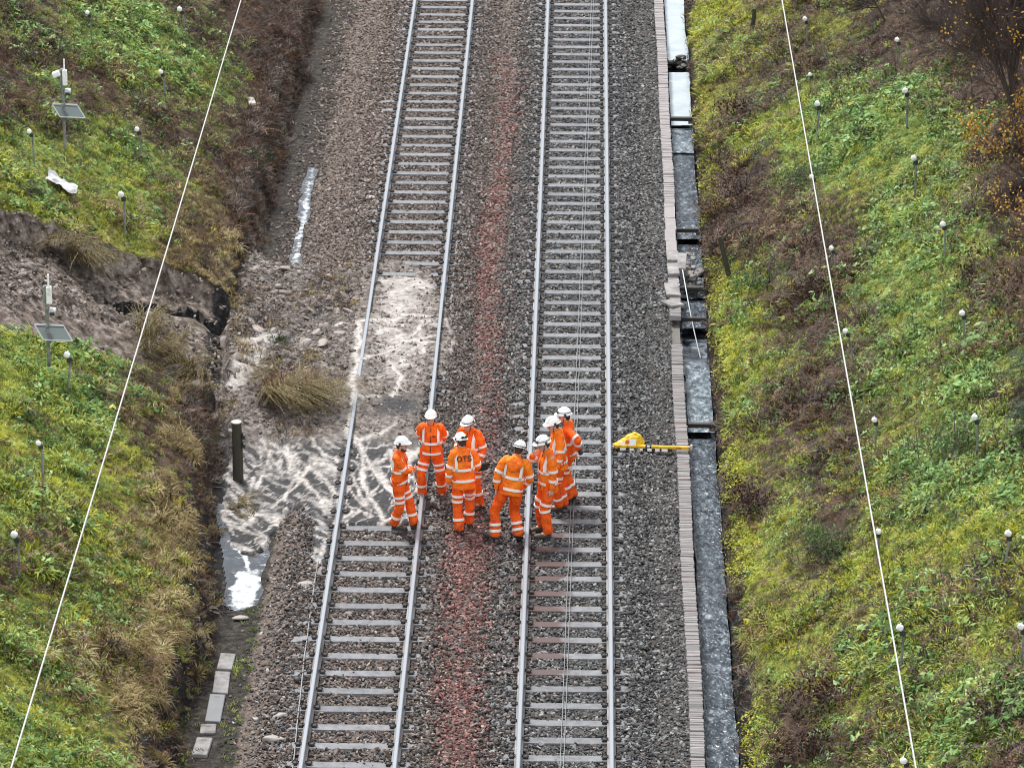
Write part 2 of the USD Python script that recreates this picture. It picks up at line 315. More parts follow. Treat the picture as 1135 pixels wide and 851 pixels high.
def sm(a, b, x):
    t = np.clip((np.asarray(x, float) - a) / (b - a), 0, 1)
    return t * t * (3 - 2 * t)


def nz(x, y, s, seed=0, o=4):
    return fbm(np.stack([np.asarray(x, float) * s, np.asarray(y, float) * s, np.zeros_like(np.asarray(x, float)) + 7.3], -1), o, seed) - .5


def x_left(y):
    return -6.22 - .7 * sm(-6, 6, y) + .35 * nz(np.zeros_like(np.asarray(y, float)), y, .35, 5, 3)


X_RIGHT = 2.9


def land_left(x, y):
    d = x_left(y) - x
    rough = .4 * sm(.1, 2, d) * nz(x, y, .7, 11) + .34 * sm(.05, .6, d) * nz(x, y, 2.1, 12)
    z = -.46 + .9 * sm(.02, .34, d) + .64 * np.maximum(d - .25, 0) + rough
    return np.where(z > 8.5, 8.5 + .06 * (z - 8.5), z)


def land_right(x, y):
    d = x - X_RIGHT
    rough = .4 * sm(.1, 2, d) * nz(x, y, .7, 21) + .34 * sm(.05, .6, d) * nz(x, y, 2.1, 22)
    z = -.34 + .28 * sm(-.05, .35, d) + .64 * np.maximum(d - .15, 0) + rough
    return np.where(z > 8.5, 8.5 + .06 * (z - 8.5), z)


def land_bed(x, y):
    cess = np.interp(x, [-9, -5.9, -5.45, -4.85, -4.5, 1.3, 2.04, 2.2], [-.5, -.47, -.43, -.215, -.2, -.2, -.25, -.27])
    hump = .035 * np.exp(-((x + 1.75) / .55) ** 2)
    cess = cess + .07 * sm(-3.5, -4.4, y) * (1 - sm(-5.5, -5.0, x))
    return cess + hump + .05 * nz(x, y, 1.3, 31, 3)


def land(x, y):
    x, y = np.broadcast_arrays(np.asarray(x, float), np.asarray(y, float))
    return np.where(x < x_left(y), np.maximum(land_left(x, y), land_bed(x, y)), np.where(x > X_RIGHT - .05, land_right(x, y), np.where(x > 2.06, -.5, land_bed(x, y))))

# ---------------------------------------------------------------- colours of the ground
def poly_depth(poly, x, y):
    """metres inside (+) or outside (-) a polygon"""
    pg = shapely.Polygon(poly).buffer(0)
    pts = shapely.points(np.ravel(x), np.ravel(y))
    d = shapely.distance(pg.boundary, pts)
    return np.where(shapely.contains(pg, pts), d, -d).reshape(np.shape(x))


def line_dist(line, x, y):
    return shapely.distance(shapely.LineString(line), shapely.points(np.ravel(x), np.ravel(y))).reshape(np.shape(x))


def layered(name, base, layers, rough=.8, bump=.6, bump_scale=30., distance=.03, spec=.4):
    """a ground: base is (stops, scale); layers are (primvar, stops, scale, edge noise scale, roughness, edge noise strength, half width of the edge)"""
    N = {"g": ("geometry", {}), "n0": ("noise_texture", {"scale": base[1], "detail": 6., "roughness": .65}), "r0": ("rgb_ramp", {"ramp": base[0]}),
         "bn": ("noise_texture", {"scale": bump_scale, "detail": 5., "roughness": .65}), "b": ("bump", {"strength": bump, "distance": distance}), "p": ("principled_bsdf", {"specular_ior_level": spec})}
    Lk = [("g.position", "n0.vector"), ("n0.fac", "r0.fac"), ("g.position", "bn.vector"), ("bn.fac", "b.height"), ("b.normal", "p.normal")]
    col, ro = "r0.color", None
    N["rough"] = ("mix_float", {"fac": 0., "a": rough, "b": rough}); ro = "rough.result"
    for k, (pv, stops, sc, es, rg, *more) in enumerate(layers, 1):
        amp, half = more if more else (1.7, .14)
        N[f"a{k}"] = ("attribute", {"attribute": pv})
        N[f"n{k}"] = ("noise_texture", {"scale": sc, "detail": 6., "roughness": .65}); N[f"r{k}"] = ("rgb_ramp", {"ramp": stops})
        N[f"e{k}"] = ("noise_texture", {"scale": es, "detail": 5., "roughness": .7})
        N[f"s{k}"] = ("math", {"math_type": "multiply_add", "value2": amp, "value3": -amp / 2}); N[f"t{k}"] = ("math", {"math_type": "add"})
        N[f"q{k}"] = ("map_range", {"from_min": .5 - half, "from_max": .5 + half, "clamp": True})
        N[f"x{k}"] = ("mix_color", {}); N[f"y{k}"] = ("mix_float", {"b": rg})
        Lk += [("g.position", f"n{k}.vector"), (f"n{k}.fac", f"r{k}.fac"), ("g.position", f"e{k}.vector"), (f"e{k}.fac", f"s{k}.value1"), (f"s{k}.value", f"t{k}.value1"), (f"a{k}.fac", f"t{k}.value2"),
               (f"t{k}.value", f"q{k}.value"), (f"q{k}.result", f"x{k}.fac"), (col, f"x{k}.a"), (f"r{k}.color", f"x{k}.b"), (f"q{k}.result", f"y{k}.fac"), (ro, f"y{k}.a")]
        col, ro = f"x{k}.result", f"y{k}.result"
    Lk += [(col, "p.base_color"), (ro, "p.roughness")]
    return usdkit.material(stage, '/World/Looks/' + name, N, Lk, surface="p.BSDF")


SOIL = [(.32, (.010, .007, .005)), (.47, (.042, .028, .018)), (.58, (.09, .06, .04)), (.7, (.16, .115, .08))]
MUD = [(.32, (.028, .022, .018)), (.45, (.10, .08, .068)), (.55, (.19, .16, .14)), (.68, (.36, .315, .285))]
GREYMUD = [(.34, (.018, .016, .015)), (.46, (.075, .066, .062)), (.56, (.16, .146, .14)), (.68, (.32, .30, .29))]
SCARMUD = [(.34, (.028, .021, .016)), (.45, (.105, .08, .065)), (.54, (.19, .155, .132)), (.66, (.34, .295, .265))]
BLACK_MUD_AND_SHADE = [(.34, (.006, .006, .007)), (.54, (.018, .017, .019)), (.68, (.06, .056, .056))]  # black wet mud; on the banks also painted shade
MILK = [(.34, (.26, .225, .20)), (.46, (.42, .38, .35)), (.58, (.54, .51, .48)), (.7, (.64, .62, .60))]
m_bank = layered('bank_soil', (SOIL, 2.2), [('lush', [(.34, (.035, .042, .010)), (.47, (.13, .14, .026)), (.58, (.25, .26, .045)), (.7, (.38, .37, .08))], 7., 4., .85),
                                           ('scar', SCARMUD, 4.5, 2.5, .8), ('dark', BLACK_MUD_AND_SHADE, 6., 3., .9)], bump=.9, bump_scale=14., distance=.06, spec=.2)  # dark layer: shade of foot, crevices and channel edge put into colour
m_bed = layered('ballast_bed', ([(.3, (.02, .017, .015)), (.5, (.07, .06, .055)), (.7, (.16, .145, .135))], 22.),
                [('brown', [(.3, (.05, .035, .027)), (.5, (.13, .10, .082)), (.7, (.26, .22, .19))], 16., 4., .75), ('damp_and_shade', [(.32, (.010, .009, .008)), (.5, (.034, .029, .025)), (.66, (.085, .073, .06))], 9., 2.5, .85)],
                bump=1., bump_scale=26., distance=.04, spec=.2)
m_mud = layered('landslip_silt', (MUD, 7.), [('grey', GREYMUD, 12., 3., .6), ('dark', BLACK_MUD_AND_SHADE, 10., 5., .45, 1.5, .25), ('milk', MILK, 9., 8., .45, 1.15, .28)], bump=.9, bump_scale=20., distance=.04, rough=.6, spec=.25)


def axis(a, b, step, far_a, far_b):
    mid = np.arange(a, b + step / 2, step)
    lo, s, out = a, step, []
    while lo > far_a:
        s *= 1.5; lo -= s; out.append(lo)
    hi, s, o2 = b, step, []
    while hi < far_b:
        s *= 1.5; hi += s; o2.append(hi)
    return np.array(out[::-1] + list(mid) + o2)


def grid(X, Y, Z):
    n, k = X.shape
    i = np.arange(n - 1)[:, None] * k + np.arange(k - 1)[None]
    f = np.stack([i, i + 1, i + k + 1, i + k], -1).reshape(-1, 4)
    return np.stack([X, Y, Z], -1).reshape(-1, 3), np.vstack([f[:, [0, 1, 2]], f[:, [0, 2, 3]]])


PL = np.array(PLANTING, float)


def planting(x, y):
    """shares of leafy green, yellow green, straw, bracken, bare at a place on the banks"""
    x, y = np.ravel(x), np.ravel(y)
    wx, wy = x + .8 * nz(x, y, .8, 41), y + 1.8 * nz(x, y, .6, 42)
    d2 = ((wx[:, None] - PL[None, :, 0]) / .5) ** 2 + ((wy[:, None] - PL[None, :, 1]) / 1.2) ** 2
    w = np.exp(-.5 * np.minimum(d2, 60)) + 1e-9 / (1 + d2)
    s = w @ PL[:, 2:] / w.sum(1, keepdims=True)
    s = s ** 1.3
    s = s + np.array([.05, .045, .02, .03, .02])
    s = s / np.maximum(s.sum(1, keepdims=True), 1e-6)
    s = s * (.22 + 3.4 * np.stack([fbm(np.stack([x * 1.6, y * 1.2, 0 * x + k * 9.1], -1), 3, 60 + k) for k in range(5)], 1) ** 3.2)
    return s / s.sum(1, keepdims=True)


# the banks of the cutting
Ys = axis(-20, 42, .13, -160, 420)
s_axis = axis(-.15, 11, .085, -.15, 230)
s_axis = s_axis[s_axis >= -.151]
Yg, Sg = np.meshgrid(Ys, s_axis, indexing='ij')
Xl = x_left(Yg) - Sg[:, :]
near = (np.abs(Yg - 11) < 34) & (Sg < 13)
Zl = land_left(Xl, Yg)
lob = np.full(Xl.shape, -9.)
wob = .35 * nz(Xl, Yg, 1.1, 51)
lob[near] = poly_depth(SCAR, Xl[near], Yg[near]) + wob[near]
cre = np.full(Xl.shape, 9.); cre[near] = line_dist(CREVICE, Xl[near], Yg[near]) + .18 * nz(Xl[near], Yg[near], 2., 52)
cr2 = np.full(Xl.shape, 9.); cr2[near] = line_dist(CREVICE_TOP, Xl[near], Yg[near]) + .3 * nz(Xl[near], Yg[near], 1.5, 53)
scar = sm(-.15, .2, lob)
ridge = np.abs(nz(Xl + .5 * Yg, (Yg - .4 * Xl) * .55, 1.5, 54))
Zl = Zl - .5 * sm(-.03, .35, lob) - .85 * (1 - sm(.05, .17, cre)) - .35 * (1 - sm(.05, .4, cr2)) + scar * (.30 * nz(Xl * .6 + .5 * Yg, (Yg - .5 * Xl) * 1.6, 1.0, 57) - .4 * ridge + .1 + .13 * nz(Xl, Yg, 5., 55, 4))


def bank_cover(x, y, sc):
    s = planting(x, y).reshape(x.shape + (5,))
    return np.clip((s[..., 0] + 1.25 * s[..., 1] + .5 * s[..., 2]) * (1 - sc), 0, 1)


def banks(name, X, Y, Z, sc, dk, nearby):
    lush = np.zeros(X.shape) + .5
    lush[nearby] = bank_cover(X[nearby], Y[nearby], sc[nearby])
    v, f = grid(X, Y, Z)
    p = obj(name, (v, f), m_bank, smooth=True, kind='structure')
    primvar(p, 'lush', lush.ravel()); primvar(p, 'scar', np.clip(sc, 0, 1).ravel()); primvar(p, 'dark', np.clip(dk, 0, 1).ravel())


flip = lambda a: a[:, ::-1]
foot = 1.0 * (1 - sm(.25, .75, Sg + .3 * nz(Xl, Yg, 1., 56)))  # painted overhang shade on the wet bank foot
banks('left_bank', flip(Xl), flip(Yg), flip(Zl), flip(scar), flip(np.maximum(np.maximum(foot, 1.4 * (1 - sm(.12, .25, cre))), .9 * (1 - sm(.15, .55, cr2)))), flip(near))  # crevice shade painted black, with dark soil along the scar lip
sr = axis(-.06, 11, .085, -.06, 230)
sr = sr[sr >= -.061]
Yr, Sr = np.meshgrid(Ys, sr, indexing='ij')
Xr = X_RIGHT + Sr
Zr = land_right(Xr, Yr)
Zr[:, 0] = -1.1
banks('right_bank', Xr, Yr, Zr, np.zeros(Xr.shape), 1.2 * (1 - sm(.08, .3, Sr)), (np.abs(Yr - 11) < 34) & (Sr < 13))  # shade under the bank overhang painted along the channel edge

# the formation between them
xs = np.arange(0, 1.0001, .012)
Yb, Ub = np.meshgrid(Ys, xs, indexing='ij')
x0 = x_left(Yb) - .12
Xb = x0 + (2.06 - x0) * Ub
Zb = land_bed(Xb, Yb)
v, f = grid(Xb, Yb, Zb)
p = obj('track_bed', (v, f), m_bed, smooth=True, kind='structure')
primvar(p, 'brown', (np.clip(.9 - .9 * sm(-4.6, 1.2, Xb) + .25 * sm(4, 16, Yb), 0, 1)).ravel())
damp_and_shade = np.maximum(1 - sm(-5.7, -5.15, Xb), 0) * (1 - sm(3, 6, Yb)) * 1.25 + sm(3, 6, Yb) * 1.1 * (1 - sm(.45, 1.5, Xb - x_left(Yb) + .7 * nz(Xb, Yb, .9, 320)))  # wet ditch mud, plus painted shade at the left bank foot
primvar(p, 'damp_and_shade', damp_and_shade.ravel())

# silt and debris washed across the left line
gx, gy = np.meshgrid(np.arange(-7.5, -1.9, .04), np.arange(-4.6, 15.6, .065))
ins = poly_depth(SPILL, gx, gy) + .55 * nz(gx, gy, .9, 71) + .25 * nz(gx, gy, 3.5, 72)
cess = np.interp(gx, [-7.2, -6.3, -5.2, -4.6, -4.2, -2.6, -2.0], [.12, -.06, -.10, -.1, -.11, -.12, -.125])
low = np.interp(gx, [-7.2, -6, -5.45, -4.85, -4.35, -4.1, -2.6, -2], [-.40, -.405, -.35, -.17, -.145, -.135, -.145, -.2])
t = sm(1.5, 5.5, gy)
top = low * (1 - t) + cess * t
rough_part = (.2 + .8 * (1 - sm(-5.0, -4.3, gx)) * t)
lump = (.46 * nz(gx, gy, 1.7, 73) + .26 * nz(gx, gy, 5., 74, 4)) * rough_part + .06 * nz(gx, gy, 4., 75)
nearleft = (.98 + .9 * nz(gx, gy, 2.2, 87)) * np.exp(-((gx + 4.3) / .3) ** 2) * sm(4, 5.5, gy) * (1 - sm(9.6, 11, gy))
heap = sm(-.1, .5, poly_depth(TUSSOCK_HEAP, gx, gy))
top = top - (.075 + .1 * nz(gx, gy, 1.6, 360)) * sm(11.2, 14.0, gy + .8 * nz(gx, gy, 1.1, 361)) * sm(-4.4, -4.0, gx)
mudz = top + lump + .105 * nearleft + .16 * heap - .3 * (1 - sm(-.08, .22, ins))
milk = np.zeros(gx.shape)
wx, wy = gx + .22 * nz(gx, gy, 1.8, 76) + .1 * nz(gx, gy, 6., 70), gy + .5 * nz(gx, gy, 1.4, 77) + .2 * nz(gx, gy, 5., 69)
for k, l in enumerate(STREAMS):
    wd = (.035 if k not in (0, 1, 4) else .05)
    dl = line_dist(l, wx, wy * 1.0)
    milk = np.maximum(milk, np.clip(.80 + 1.6 * nz(gx, gy, 1.2, 340 + k), .25, 1.15) * (.56 * np.exp(-(dl / (wd * 1.25)) ** 2) + .44 * np.exp(-dl / (3.4 * wd))))
milk = np.maximum(milk, (.62 + 1.5 * nz(gx, gy, 1.7, 68) + 1.0 * nz(gx, gy, 6., 67)) * sm(-.5, .3, poly_depth(SILT_TRACK, wx + .5 * nz(gx, gy, 1.1, 65), wy + .8 * nz(gx, gy, 1.3, 64))))
milk = milk * (1 - .85 * sm(12.2, 13.6, gy + 2.2 * nz(gx, gy, 1.2, 362)))
for l in CREAM:
    milk = np.maximum(milk, (.98 + 1.1 * nz(gx, gy, 3., 66)) * np.exp(-(line_dist(l, wx, wy) / .20) ** 2))
fan = np.exp(-((gx + 3.45) / .75) ** 2) * np.exp(-((gy - 9.2) / 2.6) ** 2)
milk = np.maximum(milk, (.30 + 1.5 * nz(gx + .4 * gy, gy * .6, 1.5, 311) + .7 * nz(gx, gy, 5., 312)) * np.clip(1.25 * fan, 0, 1))


def veins(fx, fy, s, seed, w):
    """thin braided runs, along the zero lines of a noise drawn out down the flow"""
    u, v_ = gx * fy - gy * fx, gx * fx + gy * fy
    u = u + .18 * nz(gx, gy, 2.5, seed + 3)
    return np.exp(-(np.abs(fbm(np.stack([u * s, v_ * s * .34, 0 * u + seed], -1), 3, seed) - .5) / w) ** 2)


wet = (1 - sm(2.8, 4.4, gy))
milk = np.maximum(milk, wet * (1 - sm(-4.45, -4.3, gx)) * np.maximum(.80 * veins(.42, -.9, 1.9, 301, .015), .66 * veins(.62, -.78, 3.4, 302, .018)))
milk = np.maximum(milk, wet * sm(-4.35, -4.2, gx) * np.maximum(.84 * veins(.25, -.97, 2.0, 303, .022), .7 * veins(-.3, -.95, 3.6, 304, .018)))


def swirl(fx, fy, s, seed, turns):
    """silt drawn out into marbled bands by the moving water"""
    u, v_ = gx * fy - gy * fx, gx * fx + gy * fy
    q_ = fbm(np.stack([u * s + .75 * nz(gx, gy, .55, seed + 1) + .12 * nz(gx, gy, 2.4, seed + 2), v_ * s * .13, 0 * u + seed], -1), 3, seed)
    return (.5 + .5 * np.sin(2 * np.pi * turns * q_)) ** 4


milk = np.maximum(milk, wet * (1 - sm(-4.45, -4.3, gx)) * np.clip(.70 + 1.1 * nz(gx, gy, .9, 350), 0, .95) * np.maximum(swirl(.42, -.9, 1.5, 351, 5), .8 * swirl(.62, -.78, 2.2, 354, 4)))
milk = np.maximum(milk, wet * sm(-4.35, -4.2, gx) * np.clip(.72 + 1.1 * nz(gx, gy, .9, 352), 0, .95) * np.maximum(swirl(.2, -.98, 1.5, 353, 5), .8 * swirl(-.2, -.98, 2.2, 355, 4)))
milk = np.maximum(milk, np.clip(1.35 * fan, 0, .95) * np.maximum(veins(.9, -.43, 2.2, 305, .025), .85 * veins(.8, .6, 3.6, 306, .03)))
milk = np.maximum(milk, (.02 + 1.3 * nz(wx, wy * .6, 1.6, 314)) * np.exp(-((gx + 3.5) / .9) ** 2) * (1 - sm(3, 4.5, gy)) * sm(-1, 0, gy))
milk = np.maximum(milk, (.0 + 1.3 * nz(wx, wy * .6, 1.5, 310) + .3 * nz(gx, gy, 6., 313)) * (1 - sm(2.6, 4.2, gy)) * (1 - sm(-4.6, -4.2, gx)))
dark = np.maximum((1 - sm(2.2, 4.4, gy)) * (1.15 + 1.0 * nz(gx, gy, 1.6, 78)), .85 * np.exp(-((gx + .5 * nz(gx, gy, 1.2, 63) + 3.45) / .7) ** 2 - ((gy + .9 * nz(gx, gy, 1.1, 62) - 5.3) / .8) ** 2))
dark = np.maximum(dark, rough_part * (.30 + 1.7 * nz(gx, gy, 1.3, 330)))
grey = .3 + 1.1 * nz(gx, gy, .8, 79) + .35 * (1 - t)
keep = ins > -.55
v, f = grid(gx, gy, mudz)
f = f[keep.ravel()[f].all(1)]
used_v = np.unique(f); remap = np.full(len(v), -1); remap[used_v] = np.arange(len(used_v))
p = obj('landslip_mud', (v[used_v], remap[f]), m_mud, smooth=True, kind='structure')
for nm, a in (('milk', milk), ('dark', dark), ('grey', grey)):
    primvar(p, nm, np.clip(a, 0, 1.3).ravel()[used_v])


def mud_at(x, y):
    i = np.clip(((np.asarray(y) + 4.6) / .065).astype(int), 0, gx.shape[0] - 1); j = np.clip(((np.asarray(x) + 7.5) / .04).astype(int), 0, gx.shape[1] - 1)
    ok = (np.asarray(x) > -7.5) & (np.asarray(x) < -1.95) & (np.asarray(y) > -4.6) & (np.asarray(y) < 15.5) & keep[i, j]
    return np.where(ok, mudz[i, j], -9.)


def ground(x, y):
    return float(max(land(x, y), mud_at(x, y)))


# ---------------------------------------------------------------- water
def water(name, stops, scale, rough, bump, bump_scale, stretch=(1, 1, 1), spec=.5):
    return usdkit.material(stage, '/World/Looks/' + name, {
        "g": ("geometry", {}), "m": ("mapping", {"scale": stretch}), "n": ("noise_texture", {"scale": scale, "detail": 6., "roughness": .65, "distortion": .3}), "r": ("rgb_ramp", {"ramp": stops}),
        "w": ("noise_texture", {"scale": bump_scale, "detail": 4., "distortion": .5}), "b": ("bump", {"strength": bump, "distance": .05}), "p": ("principled_bsdf", {"roughness": rough, "ior": 1.33, "specular_ior_level": spec})},
        [("g.position", "m.vector"), ("m.vector", "n.vector"), ("n.fac", "r.fac"), ("r.color", "p.base_color"), ("m.vector", "w.vector"), ("w.fac", "b.height"), ("b.normal", "p.normal")], surface="p.BSDF")


m_still = water('still_water_painted_sky', [(.3, (.33, .385, .415)), (.7, (.47, .52, .55))], 1.5, .08, .1, 12.)  # whiteness of the reflected sky put into the base colour
m_flow = water('running_water_painted_glints', [(.36, (.006, .010, .015)), (.49, (.035, .048, .062)), (.59, (.11, .135, .16)), (.72, (.36, .40, .44))], 5.5, .08, 1., 9., (1.5, .9, 1), .9)  # sky glints and dark ripples painted in the ramp
m_sky_pale = water('running_water_painted_sky', [(.34, (.02, .03, .04)), (.48, (.10, .13, .155)), (.60, (.27, .315, .345)), (.72, (.46, .51, .54))], 6., .08, .9, 9., (1.5, .9, 1), .8)  # pale stops paint the sky reflection on silty water
m_milky = water('milky_water', [(.36, (.10, .105, .11)), (.5, (.27, .28, .285)), (.66, (.42, .43, .435))], 9., .12, .1, 14.)
m_pool = water('dark_water', [(.36, (.018, .02, .026)), (.5, (.05, .06, .075)), (.6, (.2, .23, .26)), (.72, (.5, .52, .54))], 2.6, .06, .06, 16.)

CH0, CH1 = 2.325, 2.80                                             # the drainage channel beside the right bank


def channel_piece(y0, y1, z, m, jog=.02, label=None):
    ys = np.arange(y0, y1 + .01, .1)
    a = CH0 + .06 * nz(0 * ys, ys, .9, 321); b = CH1 + .04 + .16 * nz(0 * ys + 3, ys, .7, 322)
    u = np.linspace(0, 1, 10)
    Y, U = np.meshgrid(ys, u, indexing='ij')
    X = a[:, None] + (b - a)[:, None] * U
    Z = z + .03 * nz(X, Y, 4., 81, 3)
    v, f = grid(X, Y, Z)
    obj('channel_water', (v, f), m, smooth=True, kind='structure')


fx_, fy_ = np.meshgrid(np.linspace(2.0, 2.95, 8), np.arange(-40, 70, .4))
obj('channel_floor', grid(fx_, fy_, -.93 + .05 * nz(fx_, fy_, 2., 99)), m_pool, kind='structure')
channel_piece(30.3, 60, -.52, m_still)
channel_piece(24.95, 29.4, -.55, m_still)
channel_piece(22.9, 24.8, -.58, m_sky_pale)
channel_piece(16.8, 22.9, -.62, m_flow)
channel_piece(13.1, 16.65, -.68, m_flow)
channel_piece(11.2, 12.95, -.66, m_flow)
channel_piece(9.0, 11.15, -.86, m_pool)
channel_piece(5.25, 9.0, -.62, m_sky_pale)
channel_piece(-30, 5.05, -.66, m_flow)
flat = lambda poly, z: (lambda vf: (np.c_[vf[0], np.full(len(vf[0]), z)], vf[1]))(trimesh.creation.triangulate_polygon(poly, engine='earcut'))


def ragged(poly, amp=.08, seed=1, step=.12):
    r = shapely.Polygon(poly).buffer(.12).buffer(-.12).exterior if not hasattr(poly, 'exterior') else poly.exterior
    n = int(r.length / step); pts = np.array([r.interpolate(i / n, normalized=True).coords[0] for i in range(n)])
    c = pts.mean(0)
    w = nz(pts[:, 0], pts[:, 1], 3., seed)[:, None] * amp * 2
    d = pts - c; d /= np.linalg.norm(d, axis=1, keepdims=True)
    return shapely.Polygon(pts + d * w).buffer(0)


def biggest(g):
    return max(g.geoms, key=lambda q: q.area) if hasattr(g, 'geoms') else g


m_pond = layered('ditch_water', ([(.36, (.010, .012, .016)), (.55, (.03, .034, .042)), (.7, (.09, .10, .12))], 3.), [('milk', [(.3, (.22, .24, .26)), (.5, (.5, .53, .55)), (.7, (.72, .75, .76))], 5., 6., .12)], bump=.08, bump_scale=14., distance=.01, rough=.06, spec=.6)


def pond(poly, z, pale, seed, extra=()):
    a = np.array(poly)
    X, Y = np.meshgrid(np.arange(a[:, 0].min() - .4, a[:, 0].max() + .4, .035), np.arange(a[:, 1].min() - .4, a[:, 1].max() + .4, .06))
    wx_, wy_ = X + .3 * nz(X, Y, 1.5, seed) + .12 * nz(X, Y, 5., seed + 1), Y + .5 * nz(X, Y, 1.2, seed + 2)
    inside = poly_depth(poly, X + .1 * nz(X, Y, 3., seed + 3), Y) > -.12
    mk = .12 + 1.0 * nz(wx_, wy_ * .6, 2.4, seed + 4) + .95 * sm(-.1, .2, poly_depth(PUDDLE, wx_, wy_)) * pale
    for l in extra:
        mk = np.maximum(mk, .8 * np.exp(-(line_dist(l, wx_, wy_) / .05) ** 2))
    v, f = grid(X, Y, np.full(X.shape, z)); f = f[inside.ravel()[f].all(1)]
    u_, f = np.unique(f, return_inverse=True)
    q = obj('puddle', (v[u_], f.reshape(-1, 3)), m_pond, kind='structure')
    primvar(q, 'milk', np.clip(mk, 0, 1.2).ravel()[u_])


pond(list(DARK_POOL[:4]) + [(-5.5, -2.3)] + list(PUDDLE[3:]) + list(DARK_POOL[6:]), -.428, 1, 82, [[(-6.2, -.9), (-5.9, -1.6), (-5.7, -2.2)], [(-5.9, -.4), (-5.6, -1.0), (-5.9, -1.4)], [(-6.0, -.3), (-5.55, -.25), (-5.5, -.7), (-5.9, -.75), (-6.0, -.3)]])
pond(DARK_POOL_TRACK, -.205, 0, 86, [[(-4.3, -.7), (-4.4, -1.5), (-4.65, -1.3)], [(-4.3, -1.2), (-4.45, -2.4)]])
RX, RY = np.meshgrid(np.arange(-6.9, -5.4, .03), np.arange(12.4, 21.6, .06))
rd_ = line_dist(RIVULET, RX + .22 * nz(RX, RY, 1.1, 331), RY)
rin = rd_ < .05 + .26 * np.clip(noise(np.stack([RX * 3.6, RY * 1.3, 0 * RX], -1), 332) - .25, 0, 1)
v, f = grid(RX, RY, np.full(RX.shape, -.440)); f = f[rin.ravel()[f].all(1)]
u_, f = np.unique(f, return_inverse=True)
q = obj('rivulet', (v[u_], f.reshape(-1, 3)), m_pond, kind='structure')
primvar(q, 'milk', np.clip(.58 - 3. * rd_ + .9 * nz(RX, RY, 4., 333), 0, 1.0).ravel()[u_])

# ---------------------------------------------------------------- the channel: wall with brick coping, props, broken slabs
m_core = mat('wall_render', [(.05, .05, .04), (.13, .12, .11), (.05, .065, .03)], 4., rough=.8, bump=.5)
m_brick = [mat(f'coping_brick_{w}', c, 9., rough=.75, bump=.6, bump_scale=60., distance=.008) for w, c in (
    ('grey', [(.16, .15, .148), (.235, .222, .222)]), ('pale', [(.2, .18, .18), (.33, .30, .298)]), ('rosy', [(.16, .115, .105), (.26, .2, .19)]), ('dull', [(.08, .072, .07), (.18, .16, .155)]))]
wall = thing('brick_wall', 'low brick wall with brick on edge coping along the water channel', 'wall')
mb = MB()
mb.box((2.155, -12.4, -.68), (.20, 43, .76)); mb.box((2.155, 33.5, -.68), (.20, 38, .76))
mb.box((2.155, 11.8, -.72), (.19, 5.4, .62))
obj('wall_core', mb.out(), m_core, wall)
r2 = np.random.default_rng(3)
far = MB()
yb, count = -13.2, 0
while yb < 50:
    step = .078
    if 8.9 < yb < 10.6 or 13.0 < yb < 14.6:
        yb += step; continue
    big = 12 < yb < 13 or 14.6 < yb < 17.4
    ln = .78 if 14.6 < yb < 17.4 else step
    c = (2.157 + .012 * math.sin(yb * .7) + r2.normal(0, .006), yb + ln / 2, -.235 + r2.normal(0, .005) - (.02 if r2.random() < .05 else 0))
    R = rot('z', r2.normal(0, .02)) @ rot('y', r2.normal(0, .02))
    if r2.random() > .015:
        if count < 298:
            b = MB().box((0, 0, 0), (.235 + r2.normal(0, .005), ln - .012, .11), R, .008)
            obj('brick', b.out(), m_brick[r2.choice(4, p=[.74, .16, .05, .05])], wall, at=c)
            count += 1
        else:
            far.box(c, (.235 + r2.normal(0, .005), ln - .012, .11), R)
    yb += ln
obj('far_bricks', far.out(), m_brick[1], wall, kind='stuff')
m_conc = mat('weathered_concrete', [(.3, (.12, .115, .11)), (.5, (.22, .21, .2)), (.7, (.33, .31, .3))], 5., rough=.75, bump=.5, bump_scale=40., distance=.01)
m_dark = mat('wet_dark_timber', [(.012, .011, .010), (.04, .036, .03)], 9., rough=.5, bump=.5)
for i, (y, z, th, lab) in enumerate([(24.87, -.36, .12, 'dark timber prop across the channel between white water and grey water'), (16.72, -.38, .09, 'thin dark prop across the channel above the broken slabs'),
                                     (13.02, -.42, .13, 'dark prop across the channel just below the heap of rubble'), (11.17, -.44, .08, 'dark prop across the channel by the missing stretch of coping'),
                                     (5.14, -.42, .12, 'dark timber prop across the channel beyond the yellow pole')]):
    p = thing('channel_prop', lab, 'prop', (2.56, y, z), group='props across the channel')
    obj('beam', MB().box((0, 0, 0), (.54, th, .09), None, .012).out(), m_dark, p)
    obj('end_block', MB().box((.22, 0, -.075), (.1, th * 1.3, .06)).out(), m_core, p)
# slabs thrown over the edge of the channel
for i, (x, y, sx, sy, rz, ty, lab) in enumerate([(2.17, 14.35, .26, .62, .02, .03, 'pale concrete slab on the wall beyond two others, beside the rubble'), (2.36, 14.0, .2, 1.0, -.04, .08, 'long pale slab tipped towards the channel rubble'),
                                                 (2.16, 13.5, .25, .7, .03, -.03, 'near pale slab on the wall beside the channel rubble'), (2.12, 12.2, .3, .75, .06, .04, 'square pale slab on the wall just below the rubble'), (2.12, 11.35, .36, .42, .6, .1, 'loose kite shaped slab at the end of the broken coping')]):
    p = thing('concrete_slab', lab, 'slab', (x, y, -.165), rz, 'slabs of the broken coping', tilt=(0, math.degrees(ty), 0))
    v, f = MB().box((0, 0, 0), (sx, sy, .07), None, .012).out()
    v[:, :2] += .03 * (np.stack([noise(v * 5, 3 + i), noise(v * 5, 9 + i)], 1) - .5)
    obj('slab', (v, f), m_conc, p)
